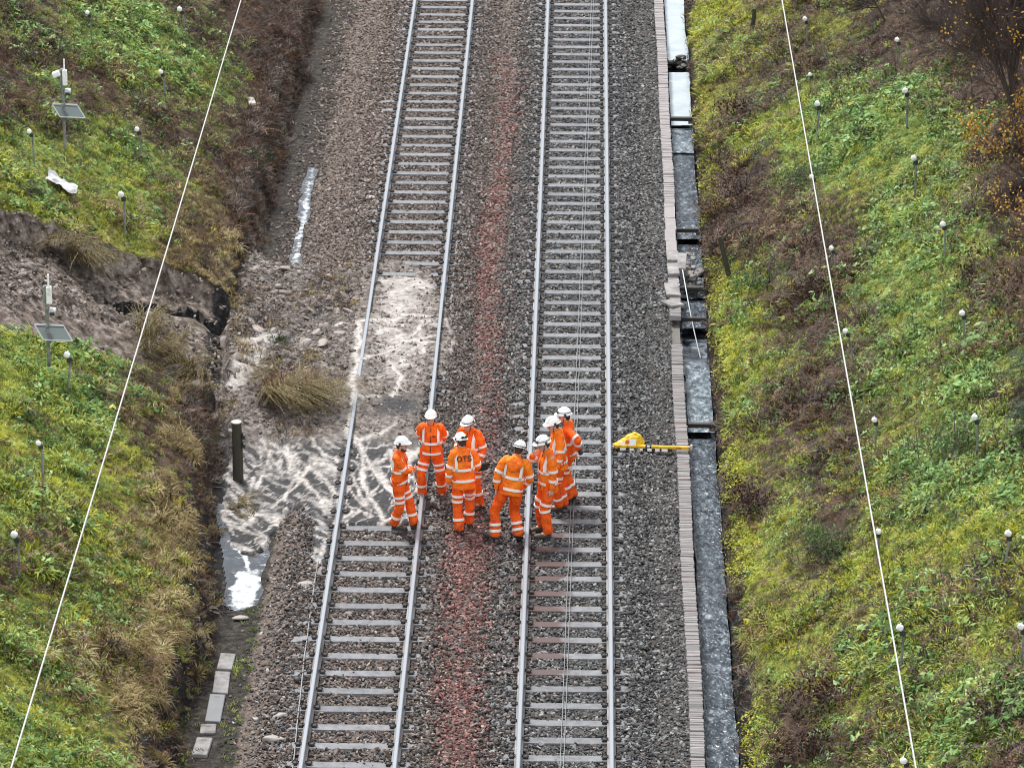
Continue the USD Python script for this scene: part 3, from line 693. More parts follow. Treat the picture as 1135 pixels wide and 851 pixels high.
def rock(seed, k=1, flat=.7):
    m = trimesh.creation.icosphere(k, 1.)
    v = np.array(m.vertices)
    r = np.random.default_rng(seed)
    for _ in range(7):                                          # facets broken off
        n = r.normal(size=3); n /= np.linalg.norm(n); h = r.uniform(.55, .85)
        d = v @ n
        v = v - np.maximum(d - h, 0)[:, None] * n
    v *= np.array([1, r.uniform(.65, .95), r.uniform(.5, .85) * flat / .7])
    return v, np.array(m.faces)


m_rubble = mat('rubble_stone', [(.08, .075, .07), (.22, .2, .19), (.36, .34, .32)], 6., rough=.7, bump=.6)
rr = np.random.default_rng(8)
for i in range(22):
    v, f = rock(100 + i, 2)
    s = rr.uniform(.05, .15)
    y = rr.uniform(13.15, 15.2)
    obj('rubble_block', (v * s * np.array([1, 1.5, .9]), f), m_rubble, at=(rr.uniform(2.38, 2.8), y, -.62 + rr.uniform(0, .34) - .04 * abs(y - 14)), smooth=25,
        label='broken stone block heaped in the channel beside the tipped slabs', category='stone', group='rubble in the channel')
for i in range(12):
    v, f = rock(140 + i, 2); s = rr.uniform(.06, .16)
    obj('dam_stone', (v * s * np.array([1, 1.4, .8]), f), m_dark, at=(rr.uniform(2.32, 2.8), rr.uniform(29.5, 30.2), -.5 + rr.uniform(-.05, .16)), smooth=25,
        label='dark stone in the blockage of the white water at the top', category='stone', group='stones damming the channel')

# ---------------------------------------------------------------- the two tracks
m_rail = usdkit.material(stage, '/World/Looks/rail_steel', {
    "g": ("geometry", {}), "s": ("separate_xyz", {}), "n": ("noise_texture", {"scale": 1.2, "detail": 5.}), "r": ("rgb_ramp", {"ramp": [(.35, (.10, .09, .085)), (.55, (.19, .185, .19)), (.75, (.28, .285, .30))]}),
    "z": ("math", {"math_type": "greater_than", "value2": -.012}), "nn": ("separate_xyz", {}), "ab": ("math", {"math_type": "absolute"}), "sd": ("math", {"math_type": "less_than", "value2": .45}), "ru": ("mix_color", {"b": (.075, .046, .036)}), "h": ("mix_color", {"b": (.31, .33, .36)}), "mt": ("mix_float", {"a": .2, "b": .4}), "ro": ("mix_float", {"a": .5, "b": .34}), "p": ("principled_bsdf", {})},
    [("g.position", "n.vector"), ("g.position", "s.vector"), ("s.z", "z.value1"), ("n.fac", "r.fac"), ("g.true_normal", "nn.vector"), ("nn.z", "ab.value1"), ("ab.value", "sd.value1"), ("sd.value", "ru.fac"), ("r.color", "ru.a"), ("ru.result", "h.a"), ("z.value", "h.fac"), ("z.value", "mt.fac"), ("z.value", "ro.fac"), ("h.result", "p.base_color"), ("mt.result", "p.metallic"), ("ro.result", "p.roughness")], surface="p.BSDF")
m_rust = mat('rusty_rail_steel', [(.09, .04, .025), (.2, .10, .06), (.3, .2, .15)], 3., rough=.55, metallic=.3, bump=.2)
m_web = mat('rail_web_rust', [(.05, .035, .03), (.13, .09, .075)], 3., rough=.6)
m_sleeper = usdkit.material(stage, '/World/Looks/sleeper_concrete', {
    "g": ("geometry", {}), "n": ("noise_texture", {"scale": 6., "detail": 6., "roughness": .7}), "r": ("rgb_ramp", {"ramp": [(.3, (.06, .059, .06)), (.45, (.125, .128, .136)), (.6, (.165, .169, .18)), (.75, (.205, .21, .222))]}),
    "o": ("object_info", {}), "m": ("map_range", {"to_min": .82, "to_max": 1.1}), "x": ("mix_color", {"blend_type": "multiply", "fac": 1.}), "cc": ("combine_color", {}),
    "bn": ("noise_texture", {"scale": 70., "detail": 3.}), "b": ("bump", {"strength": .3, "distance": .004}), "p": ("principled_bsdf", {"roughness": .55})},
    [("g.position", "n.vector"), ("n.fac", "r.fac"), ("o.random", "m.value"), ("m.result", "cc.r"), ("m.result", "cc.g"), ("m.result", "cc.b"), ("r.color", "x.a"), ("cc.color", "x.b"), ("x.result", "p.base_color"), ("g.position", "bn.vector"), ("bn.fac", "b.height"), ("b.normal", "p.normal")], surface="p.BSDF")
m_stained = usdkit.material(stage, '/World/Looks/stained_sleeper', {
    "g": ("geometry", {}), "s": ("separate_xyz", {}), "n": ("noise_texture", {"scale": 5., "detail": 6., "roughness": .7}), "e": ("noise_texture", {"scale": 4., "detail": 4.}), "r": ("rgb_ramp", {"ramp": [(.3, (.10, .102, .108)), (.7, (.20, .204, .215))]}),
    "k": ("map_range", {"from_min": -.12, "from_max": .12, "to_min": 1., "to_max": 0., "clamp": True}), "a": ("math", {"math_type": "multiply_add", "value2": .9, "value3": -.45}), "b": ("math", {"math_type": "add"}),
    "x": ("mix_color", {"b": (.060, .030, .027)}), "p": ("principled_bsdf", {"roughness": .5})},
    [("g.position", "n.vector"), ("n.fac", "r.fac"), ("g.position", "s.vector"), ("g.position", "e.vector"), ("e.fac", "a.value1"), ("a.value", "b.value1"), ("s.x", "b.value2"), ("b.value", "k.value"), ("k.result", "x.fac"), ("r.color", "x.a"), ("x.result", "p.base_color")], surface="p.BSDF")
m_clip = mat('clip_steel', [(.010, .009, .008), (.035, .028, .024)], 20., rough=.55)

prof = [(-.07, -.158), (.07, -.158), (.07, -.147), (.02, -.132), (.0085, -.12), (.0085, -.05), (.033, -.037), (.035, -.008), (.024, 0.), (-.024, 0.), (-.035, -.008), (-.033, -.037), (-.0085, -.05), (-.0085, -.12), (-.02, -.132), (-.07, -.147)]


def rail_mesh(x, y0, y1):
    ys = np.arange(y0, y1 + .1, 1.5)
    n = len(prof)
    v = np.array([[x + a, y, b] for y in ys for a, b in prof])
    i = np.arange(len(ys) - 1)[:, None] * n; j = np.arange(n)[None]; k = (j + 1) % n
    f = np.stack([i + j, i + k, i + n + k, i + n + j], -1).reshape(-1, 4)
    return v, f


SLEEP = {}
for tname, xc, sp, y_off, lab in (('railway_track', 0., .65, .12, 'right hand track with wires laid along it and clear sleepers throughout'), ('railway_track', TL, .69, .33, 'left hand track partly buried under pale silt')):
    tk = thing(tname, lab, 'railway track', group='the two railway tracks')
    for sd in (-1, 1):
        x = xc + sd * .7525
        obj('rail', rail_mesh(x, -45, 120), m_rail, tk)
    ys = np.arange(-12.8 - 4 * sp + y_off, 46, sp)
    SLEEP[xc] = ys
    hw = [(-1.25, -.11), (1.25, -.11)]
    for k, y in enumerate(ys):
        a = rng.normal(0, .006); dx = rng.normal(0, .012)
        pts = []
        for x in (-1.25, -1.0, -.72, -.5, .5, .72, 1.0, 1.25):
            h = -.157 if abs(x) > .6 else -.166
            h = -.19 if abs(x) > 1.2 else h
            pts += [(x, -.145, -.34), (x, -.105, h), (x, .105, h), (x, .145, -.34)]
        v = np.array(pts); n = 8
        i = np.arange(n - 1)[:, None] * 4; j = np.arange(4)[None]; kk = (j + 1) % 4
        f = np.stack([i + j, i + 4 + j, i + 4 + kk, i + kk], -1).reshape(-1, 4)
        f = np.vstack([f, [[0, 1, 2, 3], [31, 30, 29, 28]]])
        v = v @ rot('z', a).T
        stained = xc == 0 and -7.2 < y < -.7
        s = obj('sleeper', (v, f), m_stained if stained else m_sleeper, tk, at=(xc + dx, y, 0))
        for sd in ((-1, 1) if -12.9 < y < 34.9 else ()):
            for q in (-1, 1):
                c = MB()
                xq = sd * .7525 - dx + q * .115
                c.box((xq, 0, -.14), (.075, .11, .05), None, .012)
                c.tube([(xq - q * .05, -.035, -.128), (xq - q * .06, .0, -.112), (xq + q * .02, .045, -.112), (xq + q * .05, -.02, -.125)], .012, 4)
                obj('rail_clip', c.out(), m_clip, s)
# rust run down the sides of two of the rails: flaking steel faces of their own

# ---------------------------------------------------------------- ballast
def ballast(name, label, n, ramp, test, size=(.021, .041), lift=0.):
    r = np.random.default_rng(len(name) * 7 + n % 97)
    x, y = r.uniform(-6.9, 2.03, n), r.uniform(-15.5, 40, n)
    thin = r.random(n) < np.clip((40 - y) / 40 + .45, .35, 1)         # the far end reads by its texture
    keep_ = thin & test(x, y, r)
    for xc in (0., TL):
        dx = np.abs(x - xc)
        keep_ &= ~(np.abs(dx - .7525) < .085)
        ys = SLEEP[xc]
        k = np.clip(np.searchsorted(ys, y), 1, len(ys) - 1)
        dy = np.minimum(np.abs(ys[k] - y), np.abs(ys[k - 1] - y))
        clear = (dx < .97) | ((dx < 1.25) & (nz(x, y, 1.1, 91, 2) > np.where(x > .9, .5, .2)))
        keep_ &= ~(clear & (dx < 1.25) & (dy < .105) & (r.random(n) < .988))
        keep_ &= ~((np.abs(dx - .7525) < .17) & (dy < .08))
    keep_ &= mud_at(x, y) < land_bed(x, y) + .02
    keep_ &= poly_depth(DARK_POOL, x, y) < -.05
    keep_ &= poly_depth(PUDDLE, x, y) < -.05
    x, y = x[keep_], y[keep_]; k = len(x)
    z = land_bed(x, y) + r.uniform(-.005, .018, k)
    for xc in (0., TL):
        z += .045 * sm(.86, 1.0, np.abs(x - xc)) * (1 - sm(1.3, 1.6, np.abs(x - xc))) + .008 * (np.abs(x - xc) < .68)
    s = r.uniform(*size, k) * np.where(r.random(k) < .06, 1.35, 1)
    m = mat(name + '_stone', ramp, 1.3, rough=.7, by='random', vary=.3, spec=.45)
    instances(name, [('stone', rock(200 + i), m, False) for i in range(7)], np.stack([x, y, z], 1), quats(k, .6, r=r), np.stack([s * r.uniform(.9, 1.5, k), s * r.uniform(.8, 1.2, k), s * r.uniform(.7, 1.05, k)], 1), r.integers(0, 7, k), label=label, category='ballast')


RS = np.array(RED_STRIP); RS = RS[np.argsort(RS[:, 1])]
red = lambda x, y: np.clip(1.25 - np.abs(x + 1.72 - .12 * np.sin(y * .35) + .25 * nz(x, y, .9, 90, 2)) / (.33 + .14 * (y < -1)) + .5 * nz(x, y, 2.2, 85, 2), 0, 1) * np.clip(.78 + 1.5 * nz(0 * x, y, .33, 92, 2) + .35 * sm(2, -3, -y) * 0 + .22 * (y < 1), 0, 1) * (y < 29.5)
isred = lambda x, y, r: r.random(len(x)) < .92 * red(x, y)
brownness = lambda x, y: np.clip(.75 - .8 * sm(-2.6, .6, x) + .2 * sm(2, 12, y) * (x < -1.5), .05, .95)
N_ST = 200000


def split(which):
    def t(x, y, r):
        silt = r.random(len(x)) < .85 * sm(6, 13, y) * (1 - sm(-4.6, -3.7, x + .6 * nz(x, y, .6, 86)))
        rd = r.random(len(x)) < np.where(y < 1, .95, .8) * red(x, y)
        br = r.random(len(x)) < brownness(x, y)
        wet = (x < -5.2 - .5 * r.random(len(x)) ** 2 + .5 * nz(x, y, .8, 96)) & (y < 4) | (x < x_left(y) + .35 + 1.3 * r.random(len(x)) ** 1.6 + .5 * nz(x, y, .7, 97))
        return ~wet & (silt if which == 'silt' else ~silt) & (which == 'silt' or True) & (True if which == 'silt' else rd if which == 'red' else (~rd & br) if which == 'brown' else (~rd & ~br))
    return t


ballast('grey_ballast', 'grey crushed stone ballast around and beside the right hand track', N_ST, [(0, (.010, .010, .011)), (.35, (.036, .037, .039)), (.62, (.085, .086, .087)), (.85, (.19, .187, .18)), (1, (.42, .41, .39))], split('grey'))
ballast('brown_ballast', 'brownish crushed stone ballast around the left hand track', N_ST + 1, [(0, (.012, .009, .008)), (.35, (.048, .034, .028)), (.62, (.108, .080, .068)), (.85, (.22, .175, .152)), (1, (.42, .38, .345))], split('brown'))
ballast('silty_ballast', 'pale brown silty ballast beside the left hand track beyond the slip', N_ST + 3, [(0, (.016, .012, .010)), (.3, (.068, .047, .037)), (.6, (.155, .113, .093)), (.85, (.28, .225, .19)), (1, (.46, .42, .38))], split('silt'))
ballast('red_ballast', 'strip of reddish crushed stone ballast running between the two tracks', N_ST + 2, [(0, (.030, .008, .007)), (.35, (.09, .030, .025)), (.65, (.185, .070, .058)), (.88, (.30, .15, .13)), (1, (.42, .33, .29))], split('red'))

# stones carried about by the slip, and pale lumps beside the track
m_clod = mat('mud_clod', [(.022, .017, .013), (.09, .070, .057), (.19, .153, .13), (.35, .30, .265)], 9., rough=.6, by='random', vary=.4)
r4 = np.random.default_rng(44)
n = 60000
x, y = r4.uniform(-7.2, -2.1, n), r4.uniform(-1, 15, n)
mz = mud_at(x, y)
okk = (mz > land_bed(x, y) - .03) & (r4.random(n) < np.where(x < -4.5, .8 * sm(3.5, 5.5, y), .16 * sm(3.2, 5.0, y)) * (.25 + 1.5 * np.clip(nz(x, y, 1.3, 89) + .45, 0, 1)))
okk &= np.abs(np.abs(x - TL) - .7525) > .1
for l in CREAM:
    okk &= line_dist(l, x, y) > .17 + .1 * r4.random(n)
_i = np.clip(((y + 4.6) / .065).astype(int), 0, gx.shape[0] - 1); _j = np.clip(((x + 7.5) / .04).astype(int), 0, gx.shape[1] - 1)
okk &= (milk[_i, _j] < .42) | (r4.random(n) < .10)
x, y, mz = x[okk], y[okk], mz[okk]
k = len(x)
s = np.exp(r4.normal(-3.95, .40, k))
instances('slip_debris', [('clod', rock(300 + i), m_clod, False) for i in range(6)], np.stack([x, y, mz + .2 * s], 1), quats(k, .5, r=r4), np.stack([s * 1.2, s, s * .8], 1), r4.integers(0, 6, k), label='loose clods and stones strewn over the silt of the landslip', category='debris')
n = 26000
x, y = r4.uniform(-13, -6.8, n), r4.uniform(3.5, 12, n)
okk = (poly_depth(SCAR, x, y) + .3 * nz(x, y, 1.1, 51) > .05) & (x < x_left(y)) & (r4.random(n) < np.clip(.25 + 1.6 * nz(x, y, .9, 88), 0, 1))
x, y = x[okk], y[okk]; k = len(x)
iy = np.clip(np.searchsorted(Ys, y), 1, len(Ys) - 1); ix = np.clip(np.searchsorted(s_axis, x_left(y) - x), 1, len(s_axis) - 1)
s = np.exp(r4.normal(-3.7, .5, k))
instances('scar_clods', [('clod', rock(320 + i), m_clod, False) for i in range(6)], np.stack([x, y, Zl[iy, ix] + .1 * s], 1), quats(k, .5, r=r4), np.stack([s * 1.3, s, s * .7], 1), r4.integers(0, 6, k), label='loose clods of earth lying in the landslip scar on the bank', category='debris')
n = 420
x, y = r4.uniform(-7.1, -4.5, n), r4.uniform(3.8, 14, n)
mz = mud_at(x, y)
okk = (mz > land_bed(x, y)) & (r4.random(n) < 1.3 * noise(np.stack([x * 1.1, y * .8, 0 * x + 5], -1), 60))
x, y, mz = x[okk], y[okk], mz[okk]; k = len(x)
s = np.exp(r4.normal(-2.6, .35, k))
instances('earth_lumps', [('lump', rock(340 + i, 2), m_clod, 30) for i in range(5)], np.stack([x, y, mz], 1), quats(k, .4, r=r4), np.stack([s * 1.3, s, s * .65], 1), r4.integers(0, 5, k), label='lumps of slumped earth on the tongue of the landslip', category='debris')
m_cream = mat('pale_lump', [(.2, .18, .165), (.38, .35, .32)], 8., rough=.6, bump=.3)
for x, y, s, lab in ((-4.62, -3.3, .14, 'pale flat stone beside the left rail below the dark pool'), (-5.75, -4.35, .13, 'pale lump in the ditch below the white puddle'), (-4.78, -9.5, .16, 'pale stone on the ballast at the outer sleeper ends, nearest'), (-4.7, -8.6, .13, 'pale stone on ballast left of the left rail, second nearest'),
                     (-4.6, 18.2, .13, 'large pale stone on brown ballast beyond the silt')):
    v, f = rock(int(abs(x * 100)), 2)
    obj('pale_stone', (v * s * np.array([1.3, .9, .5]), f), m_cream, at=(x, y, ground(x, y) + .04), smooth=25, label=lab, category='stone', group='pale stones by the left track')

# ---------------------------------------------------------------- trough lids along the left ditch
m_moss = mat('mossy_concrete', [(.3, (.04, .045, .025)), (.45, (.14, .13, .125)), (.7, (.28, .26, .26))], 4., rough=.75, bump=.4)
m_slate = mat('grey_lid_concrete', [(.12, .125, .13), (.18, .186, .19)], 5., rough=.6)
m_lilac = mat('worn_lid_concrete', [(.3, (.13, .125, .12)), (.6, (.25, .24, .235))], 6., rough=.75, bump=.4)
SL = np.array(SLABS)
for (x, y), ln, m, a, lab in zip([(-5.83, -6.15), (-5.84, -6.98), (-5.86, -7.98), (-5.91, -8.74), (-5.95, -9.42)], (.62, .82, .98, .34, .62), (m_lilac, m_lilac, m_slate, m_moss, m_lilac), (-.03, .03, .0, .05, -.06),
                                 ('farthest pale concrete trough lid, with a broken end', 'second pale trough lid, streaked with moss at its near end', 'smooth grey trough lid in the middle of the row', 'short mossy trough lid sunk in the weeds', 'nearest pale square trough lid')):
    p = thing('trough_lid', lab, 'trough lid', (x, y, -.378 if m is not m_moss else -.392), a, 'concrete trough lids along the left ditch', tilt=(rng.normal(0, 2), rng.normal(0, 3), 0))
    v, f = MB().box((0, 0, 0), (.26, ln, .09), None, .01).out()
    obj('lid', (v, f), m, p)
    obj('lifting_slot', MB().box((.0, ln / 2 - .1, .044), (.09, .025, .006)).out(), m_core, p)

# ---------------------------------------------------------------- wires and cables
m_white_cable = mat('white_cable', [(.42, .41, .4), (.55, .55, .54)], 2., rough=.5)
m_wire = mat('grey_wire', [(.2, .21, .22), (.34, .36, .37)], 3., rough=.4, metallic=.2)
for (a, b), lab in ((CABLE_LEFT, 'long white cable strung along the left bank across the landslip scar'), (CABLE_RIGHT, 'long white cable strung along the right bank past the sensor posts')):
    a, b = np.array(a), np.array(b)
    tt = np.linspace(-1.2, 2.2, 60)
    pts = a + tt[:, None] * (b - a)
    pts[:, 2] -= .04 * np.sin(np.clip(tt, 0, 1) * np.pi)
    obj('strung_cable', MB().tube(pts, .0145, 6).out(), m_white_cable, label=lab, category='cable', group='white cables along the banks')
for off, lab in ((-.028, 'left one of two thin wires laid over the right hand sleepers'), (.028, 'right one of two thin wires laid over the right hand sleepers')):
    c = np.array(CABLE_TWIN); c = c[np.argsort(c[:, 1])]
    yy_ = np.arange(-30, 60, .33)
    sl = (c[-1, 0] - c[0, 0]) / (c[-1, 1] - c[0, 1])
    xx_ = c[0, 0] + sl * (yy_ - c[0, 1]) + off + .012 * nz(yy_, 0 * yy_ + off * 9, .6, 93)
    obj('track_wire', MB().tube(np.stack([xx_, yy_, -.146 + .006 * np.sin(yy_ * 5)], 1), .0055, 5).out(), m_wire, label=lab, category='wire', group='twin wires on the sleepers')
c = np.array(CABLE_SIDE); c = c[np.argsort(c[:, 1])]
yy_ = np.linspace(-14, -2.3, 40)
obj('side_cable', MB().tube(np.stack([np.interp(yy_, c[:, 1], c[:, 0]) + .03 * nz(yy_, 0 * yy_, .8, 94), yy_, -.145 + .03 * nz(yy_, 0 * yy_, 1.5, 95)], 1), .011, 5).out(), m_wire, label='thin grey cable lying outside the left rail from the dark pool', category='cable')
yy_ = np.linspace(9.3, 13.3, 14)
obj('loose_rope', MB().tube(np.stack([np.linspace(2.66, 2.36, 14), yy_, np.linspace(-.6, -.1, 14) - .1 * np.sin(np.linspace(0, np.pi, 14))], 1), .014, 5).out(), m_wire, label='loose pale rope hanging from the tipped slabs down to the channel', category='rope')

# ---------------------------------------------------------------- things standing on the banks
m_grey = mat('galvanised_pole', [(.3, (.10, .095, .085)), (.5, (.23, .235, .24)), (.7, (.33, .34, .345))], 7., rough=.45, metallic=.5)
m_white = mat('white_plastic', [(.3, (.55, .54, .51)), (.45, (.8, .8, .79)), (.7, (.88, .88, .88))], 11., rough=.35)
m_black = mat('black_plastic', [(.015, .015, .016), (.03, .03, .03)], 9., rough=.5)
m_panel = usdkit.material(stage, '/World/Looks/solar_panel', {"p": ("principled_bsdf", {"base_color": (.11, .135, .13), "roughness": .22, "specular_ior_level": .6})}, [], surface="p.BSDF")
m_alu = mat('panel_frame', [(.36, .37, .37), (.5, .51, .51)], 6., rough=.35, metallic=.3)


def sensor_post(at, label):
    p = thing('sensor_post', label, 'sensor post', at, 0, 'white capped sensor posts on the banks')
    obj('pole', MB().tube([(0, 0, -.3), (0, 0, .2), (0, 0, .72)], .019, 8).out(), m_grey, p)
    obj('bracket', MB().box((-.015, -.01, .70), (.085, .06, .09), None, .012).out(), m_black, p)
    c = trimesh.creation.icosphere(2, 1.)
    v = np.sign(c.vertices) * np.abs(c.vertices) ** .7 * np.array([.052, .048, .048])
    q = obj('sensor_cap', (v @ rot('y', .35).T + np.array([-.06, -.02, .785]), c.faces), m_white, p, smooth=True)
    obj('antenna', MB().tube([(-.05, -.0, .83), (-.048, .0, .85)], .01, 6).out(), m_white, q)
    return p


def nth(i, n):
    return ['topmost', 'second', 'third', 'fourth', 'fifth', 'sixth', 'seventh', 'eighth', 'ninth'][i] if i < n - 1 else 'nearest'


proto = None
for pts, text in ((POSTS_RIGHT_LOW, '{} of the white capped posts beside the cable on the right bank'), (POSTS_RIGHT_HIGH, '{} of the white capped posts high on the right bank above the cable'), (POSTS_LEFT, None)):
    left_names = ['white capped post in green growth at the top left, left of two', 'white capped post in green growth nearest the cable top', 'white capped post in mixed green right of the upper solar station', 'white capped post left of and below the upper solar station',
                  'white capped post in brown grass right of the upper solar station', 'white capped post just above the landslip scar', 'white capped post right beside the lower solar station', 'white capped post below the landslip among yellow grass', 'nearest white capped post on the lower left bank']
    for i, (x, y) in enumerate(pts):
        z = float(land(x, y))
        lab = text.format(nth(i, len(pts))) if text else left_names[i]
        tilt = (float(rng.normal(0, 4)), float(rng.normal(-1.5, 4)), 0)
        rz = float(rng.normal(0, .4)); sc = 1.0 + float(rng.normal(0, .09))
        if proto is None:
            proto = sensor_post((x, y, z), lab)
        else:
            copy_of(proto, 'sensor_post', (x, y, z), rz, lab, tilt, sc)
for (x, y), flip_, lab in zip(STATIONS, (1, 0), ('upper solar monitoring station with white camera box among the green growth', 'lower solar monitoring station standing at the edge of the landslip scar')):
    z = float(land(x, y))
    p = thing('solar_station', lab, 'monitoring station', (x, y, z), 0, 'solar powered monitoring stations')
    obj('pole', MB().tube([(0, 0, -.3), (0, 0, 1), (0, 0, 1.78)], .034, 8).out(), m_grey, p)
    a = obj('instrument_box', MB().box((.055, -.03, 1.6), (.10, .09, .34), None, .015).out(), m_white, p)
    obj('back_plate', MB().box((-.03, .0, 1.58), (.05, .06, .36)).out(), m_grey, a)
    obj('antenna', MB().tube([(.05, -.03, 1.76), (.05, -.03, 2.0)], .02, 6).out(), m_white, a)
    b = obj('camera', MB().box((.11, -.06, 1.31), (.13, .15, .07), rot('x', .2), .015).out(), m_alu, p)
    obj('camera_lens', MB().box((.11, -.13, 1.27), (.09, .04, .06), None, .01).out(), m_black, b)
    if flip_:
        obj('side_camera', MB().box((-.12, -.05, 1.68), (.17, .12, .12), rot('y', -.4), .02).out(), m_white, p)
    tl = np.array([-.24, .06, 1.02]); wv = np.array([.52, .09, -.05]); dv = np.array([.19, -.26, -.20])
    nvec = np.cross(wv, dv); nvec /= np.linalg.norm(nvec)
    nvec *= -np.sign(nvec[2]) * -1
    quad = np.array([tl, tl + wv, tl + wv + dv, tl + dv]) - .05 * nvec
    slab = lambda q, t: (np.vstack([q, q - t * nvec]), [[0, 1, 2, 3], [7, 6, 5, 4], [0, 4, 5, 1], [1, 5, 6, 2], [2, 6, 7, 3], [3, 7, 4, 0]])
    fr = obj('solar_panel', slab(quad, .025), m_panel, p)
    edge = MB()
    for i in range(4):
        edge.tube([quad[i], quad[(i + 1) % 4]], .016 if i else .028, 4)
    obj('panel_frame', edge.out(), m_alu, fr)
    obj('panel_strut', MB().tube([(0, .02, .62), tl + wv * .55 + dv * .6 - .09 * nvec], .017, 5).out(), m_grey, p)
    obj('clamp', MB().box((0, 0, 1.0), (.09, .09, .07), None, .01).out(), m_grey, p)

m_timber = mat('mossy_timber', [(.022, .020, .013), (.06, .052, .032)], 6., rough=.75, bump=.8, stretch=(6, 6, 1))
m_cut = mat('cut_timber_top', [(.42, .4, .35), (.55, .53, .47)], 20., rough=.7)
px_, py_ = POST[0]
p = thing('timber_post', 'stout dark timber post standing in the flooded ditch beside the slip', 'post', (px_, py_, -.5))
v, f = MB().tube([(0, 0, -.3), (0, 0, .3), (.0, 0, .8), (-.01, 0, 1.28)], [.105, .105, .1, .098], 10).out()
obj('shaft', (v, f), m_timber, p, smooth=40)
obj('sawn_top', MB().tube([(-.01, 0, 1.281), (-.01, 0, 1.296)], .097, 10).out(), m_cut, p)
for z in (1.02, .84):
    b = obj('cable_bracket', MB().box((.125, -.03, z), (.06, .09, .12), None, .01).out(), m_black, p)
    obj('bolt', MB().box((.14, -.08, z + .04), (.03, .02, .03)).out(), m_alu, b)
for z in (1.12, .79):
    obj('insulator', MB().tube([(-.09, -.03, z), (-.16, -.03, z + .01)], .028, 6).out(), m_alu if z > 1 else m_black, p)
# fallen fence post and driftwood at the foot of the right bank
def stump(at, ang, lean, h, lab, br=True):
    p = thing('broken_post', lab, 'post', at, ang, tilt=(0, lean, 0))
    obj('shaft', MB().tube([(0, 0, -.3), (.01, 0, h * .5), (0, .02, h)], [.06, .055, .045], 7).out(), m_timber, p)
    if br:
        obj('branch', MB().tube([(0, 0, h * .9), (.3, .2, h * 1.05), (.55, .5, h * 1.0), (.8, .9, h * .8)], [.03, .026, .02, .01], 5).out(), m_timber, p)


stump((3.33, 12.3, float(land(3.33, 12.3))), 0, -14, .95, 'leaning dark broken post with a branch, beside the rubble in the channel')
stump((4.34, 28.1, float(land(4.34, 28.1))), 0, 6, .6, 'short dark stub of a post at the top of the right bank', False)
m_label0 = mat('dull_white_sheet', [(.42, .42, .43), (.62, .62, .62)], 9., rough=.5)
# something white lying in the grass above the slip
bx, by = STUMP[2]
sheet = np.meshgrid(np.linspace(-.30, .30, 22), np.linspace(-.30, .30, 20))
sx, sy = sheet
ok_ = 1 - .25 * (np.abs(sx / .36) ** 3)
zz_ = np.vectorize(lambda a, b: float(land(bx + a, by + b)))(sx, sy * ok_) + .2 + .3 * nz(sx, sy, 5., 97)
obj('plastic_sheet', grid(sx + .12 * nz(sx, sy, 5., 98), sy * ok_ * (1 + .9 * nz(sx, sx, 5., 99)), zz_), m_label0, at=(bx, by, 0), smooth=True, label='crumpled white plastic sheet lying in grass above the landslip', category='plastic sheet')
tx, ty = -7.6, 22.3
obj('fallen_timber', MB().box((0, 0, 0), (.16, .5, .06), rot('z', .2), .01).out(), m_cut, at=(tx, ty, float(land(tx, ty)) + .1), label='small pale offcut of timber on the bare brown bank', category='timber')

# ---------------------------------------------------------------- the yellow gear across the right shoulder
m_yellow = mat('yellow_paint', [(.3, (.3, .17, .02)), (.45, (.68, .38, .01)), (.7, (.85, .52, .015))], 12., rough=.55, bump=.2)
m_tarp = mat('yellow_tarpaulin', [(.3, (.45, .26, .015)), (.45, (.72, .45, .012)), (.7, (.9, .6, .02))], 7., rough=.6, bump=.8, bump_scale=14.)
m_label = mat('white_print', [(.8, .78, .7), (.88, .86, .8)], 9., rough=.5)
m_red = mat('red_print', [(.55, .09, .03), (.65, .14, .05)], 9., rough=.5)
p = thing('yellow_barrier', 'long yellow barrier pole lying from the right rail to the brick wall', 'barrier', (.86, 3.2, -.1), math.radians(-2.5))
obj('pole', MB().box((.30, 0, 0), (.60, .075, .075), None, .01).out(), m_yellow, p)
obj('pole', MB().box((1.06, 0, 0), (.78, .065, .065), None, .01).out(), m_yellow, p)
c = obj('coupling', MB().box((.645, 0, 0), (.11, .05, .05), None, .008).out(), m_alu, p)
obj('collar', MB().box((.60, 0, 0), (.03, .085, .085), None, .008).box((.69, 0, 0), (.03, .08, .08), None, .008).out(), m_black, c)
obj('end_cap', MB().box((1.47, 0, .01), (.05, .09, .11), None, .012).out(), m_alu, p)
obj('tip', MB().box((-.05, 0, -.02), (.09, .05, .06), None, .012).out(), m_alu, p)
obj('rubber_skirt', MB().box((.58, -.055, -.03), (1.05, .02, .05)).out(), m_black, p)
for i, x in enumerate((.16, .33, .50, .67, .82, .96)):
    obj('reflector_plate', MB().box((x, -.074, -.035), (.115 if i in (0, 5) else .085, .015, .05), None, .004).out(), m_label, p)
T = trimesh.creation.icosphere(4, 1.)
tv = np.array(T.vertices)
env = np.interp(tv[:, 0], [-1, -.6, -.1, .35, .75, 1.], [.12, .35, .75, 1.05, 1.05, .8])
tv = np.stack([tv[:, 0] * .32, tv[:, 1] * .17 * (.6 + .4 * env), np.maximum(tv[:, 2], -.25) * .26 * env], 1)
tv += .035 * (np.stack([fbm(tv * 6, 2, 5), fbm(tv * 6, 2, 6), fbm(tv * 7, 2, 7)], 1) - .5)
folds = np.abs(fbm(tv * [5, 9, 16], 2, 15) - .5)
tv *= 1 - .10 * np.maximum(.10 - folds, 0)[:, None] / .10
tp = thing('yellow_tarpaulin', 'bulging yellow folded tarpaulin with a white and red label on the barrier', 'tarpaulin', (1.13, 3.34, -.12), math.radians(-2.5))
obj('cover', (tv, np.array(T.faces)), m_tarp, tp, smooth=True)
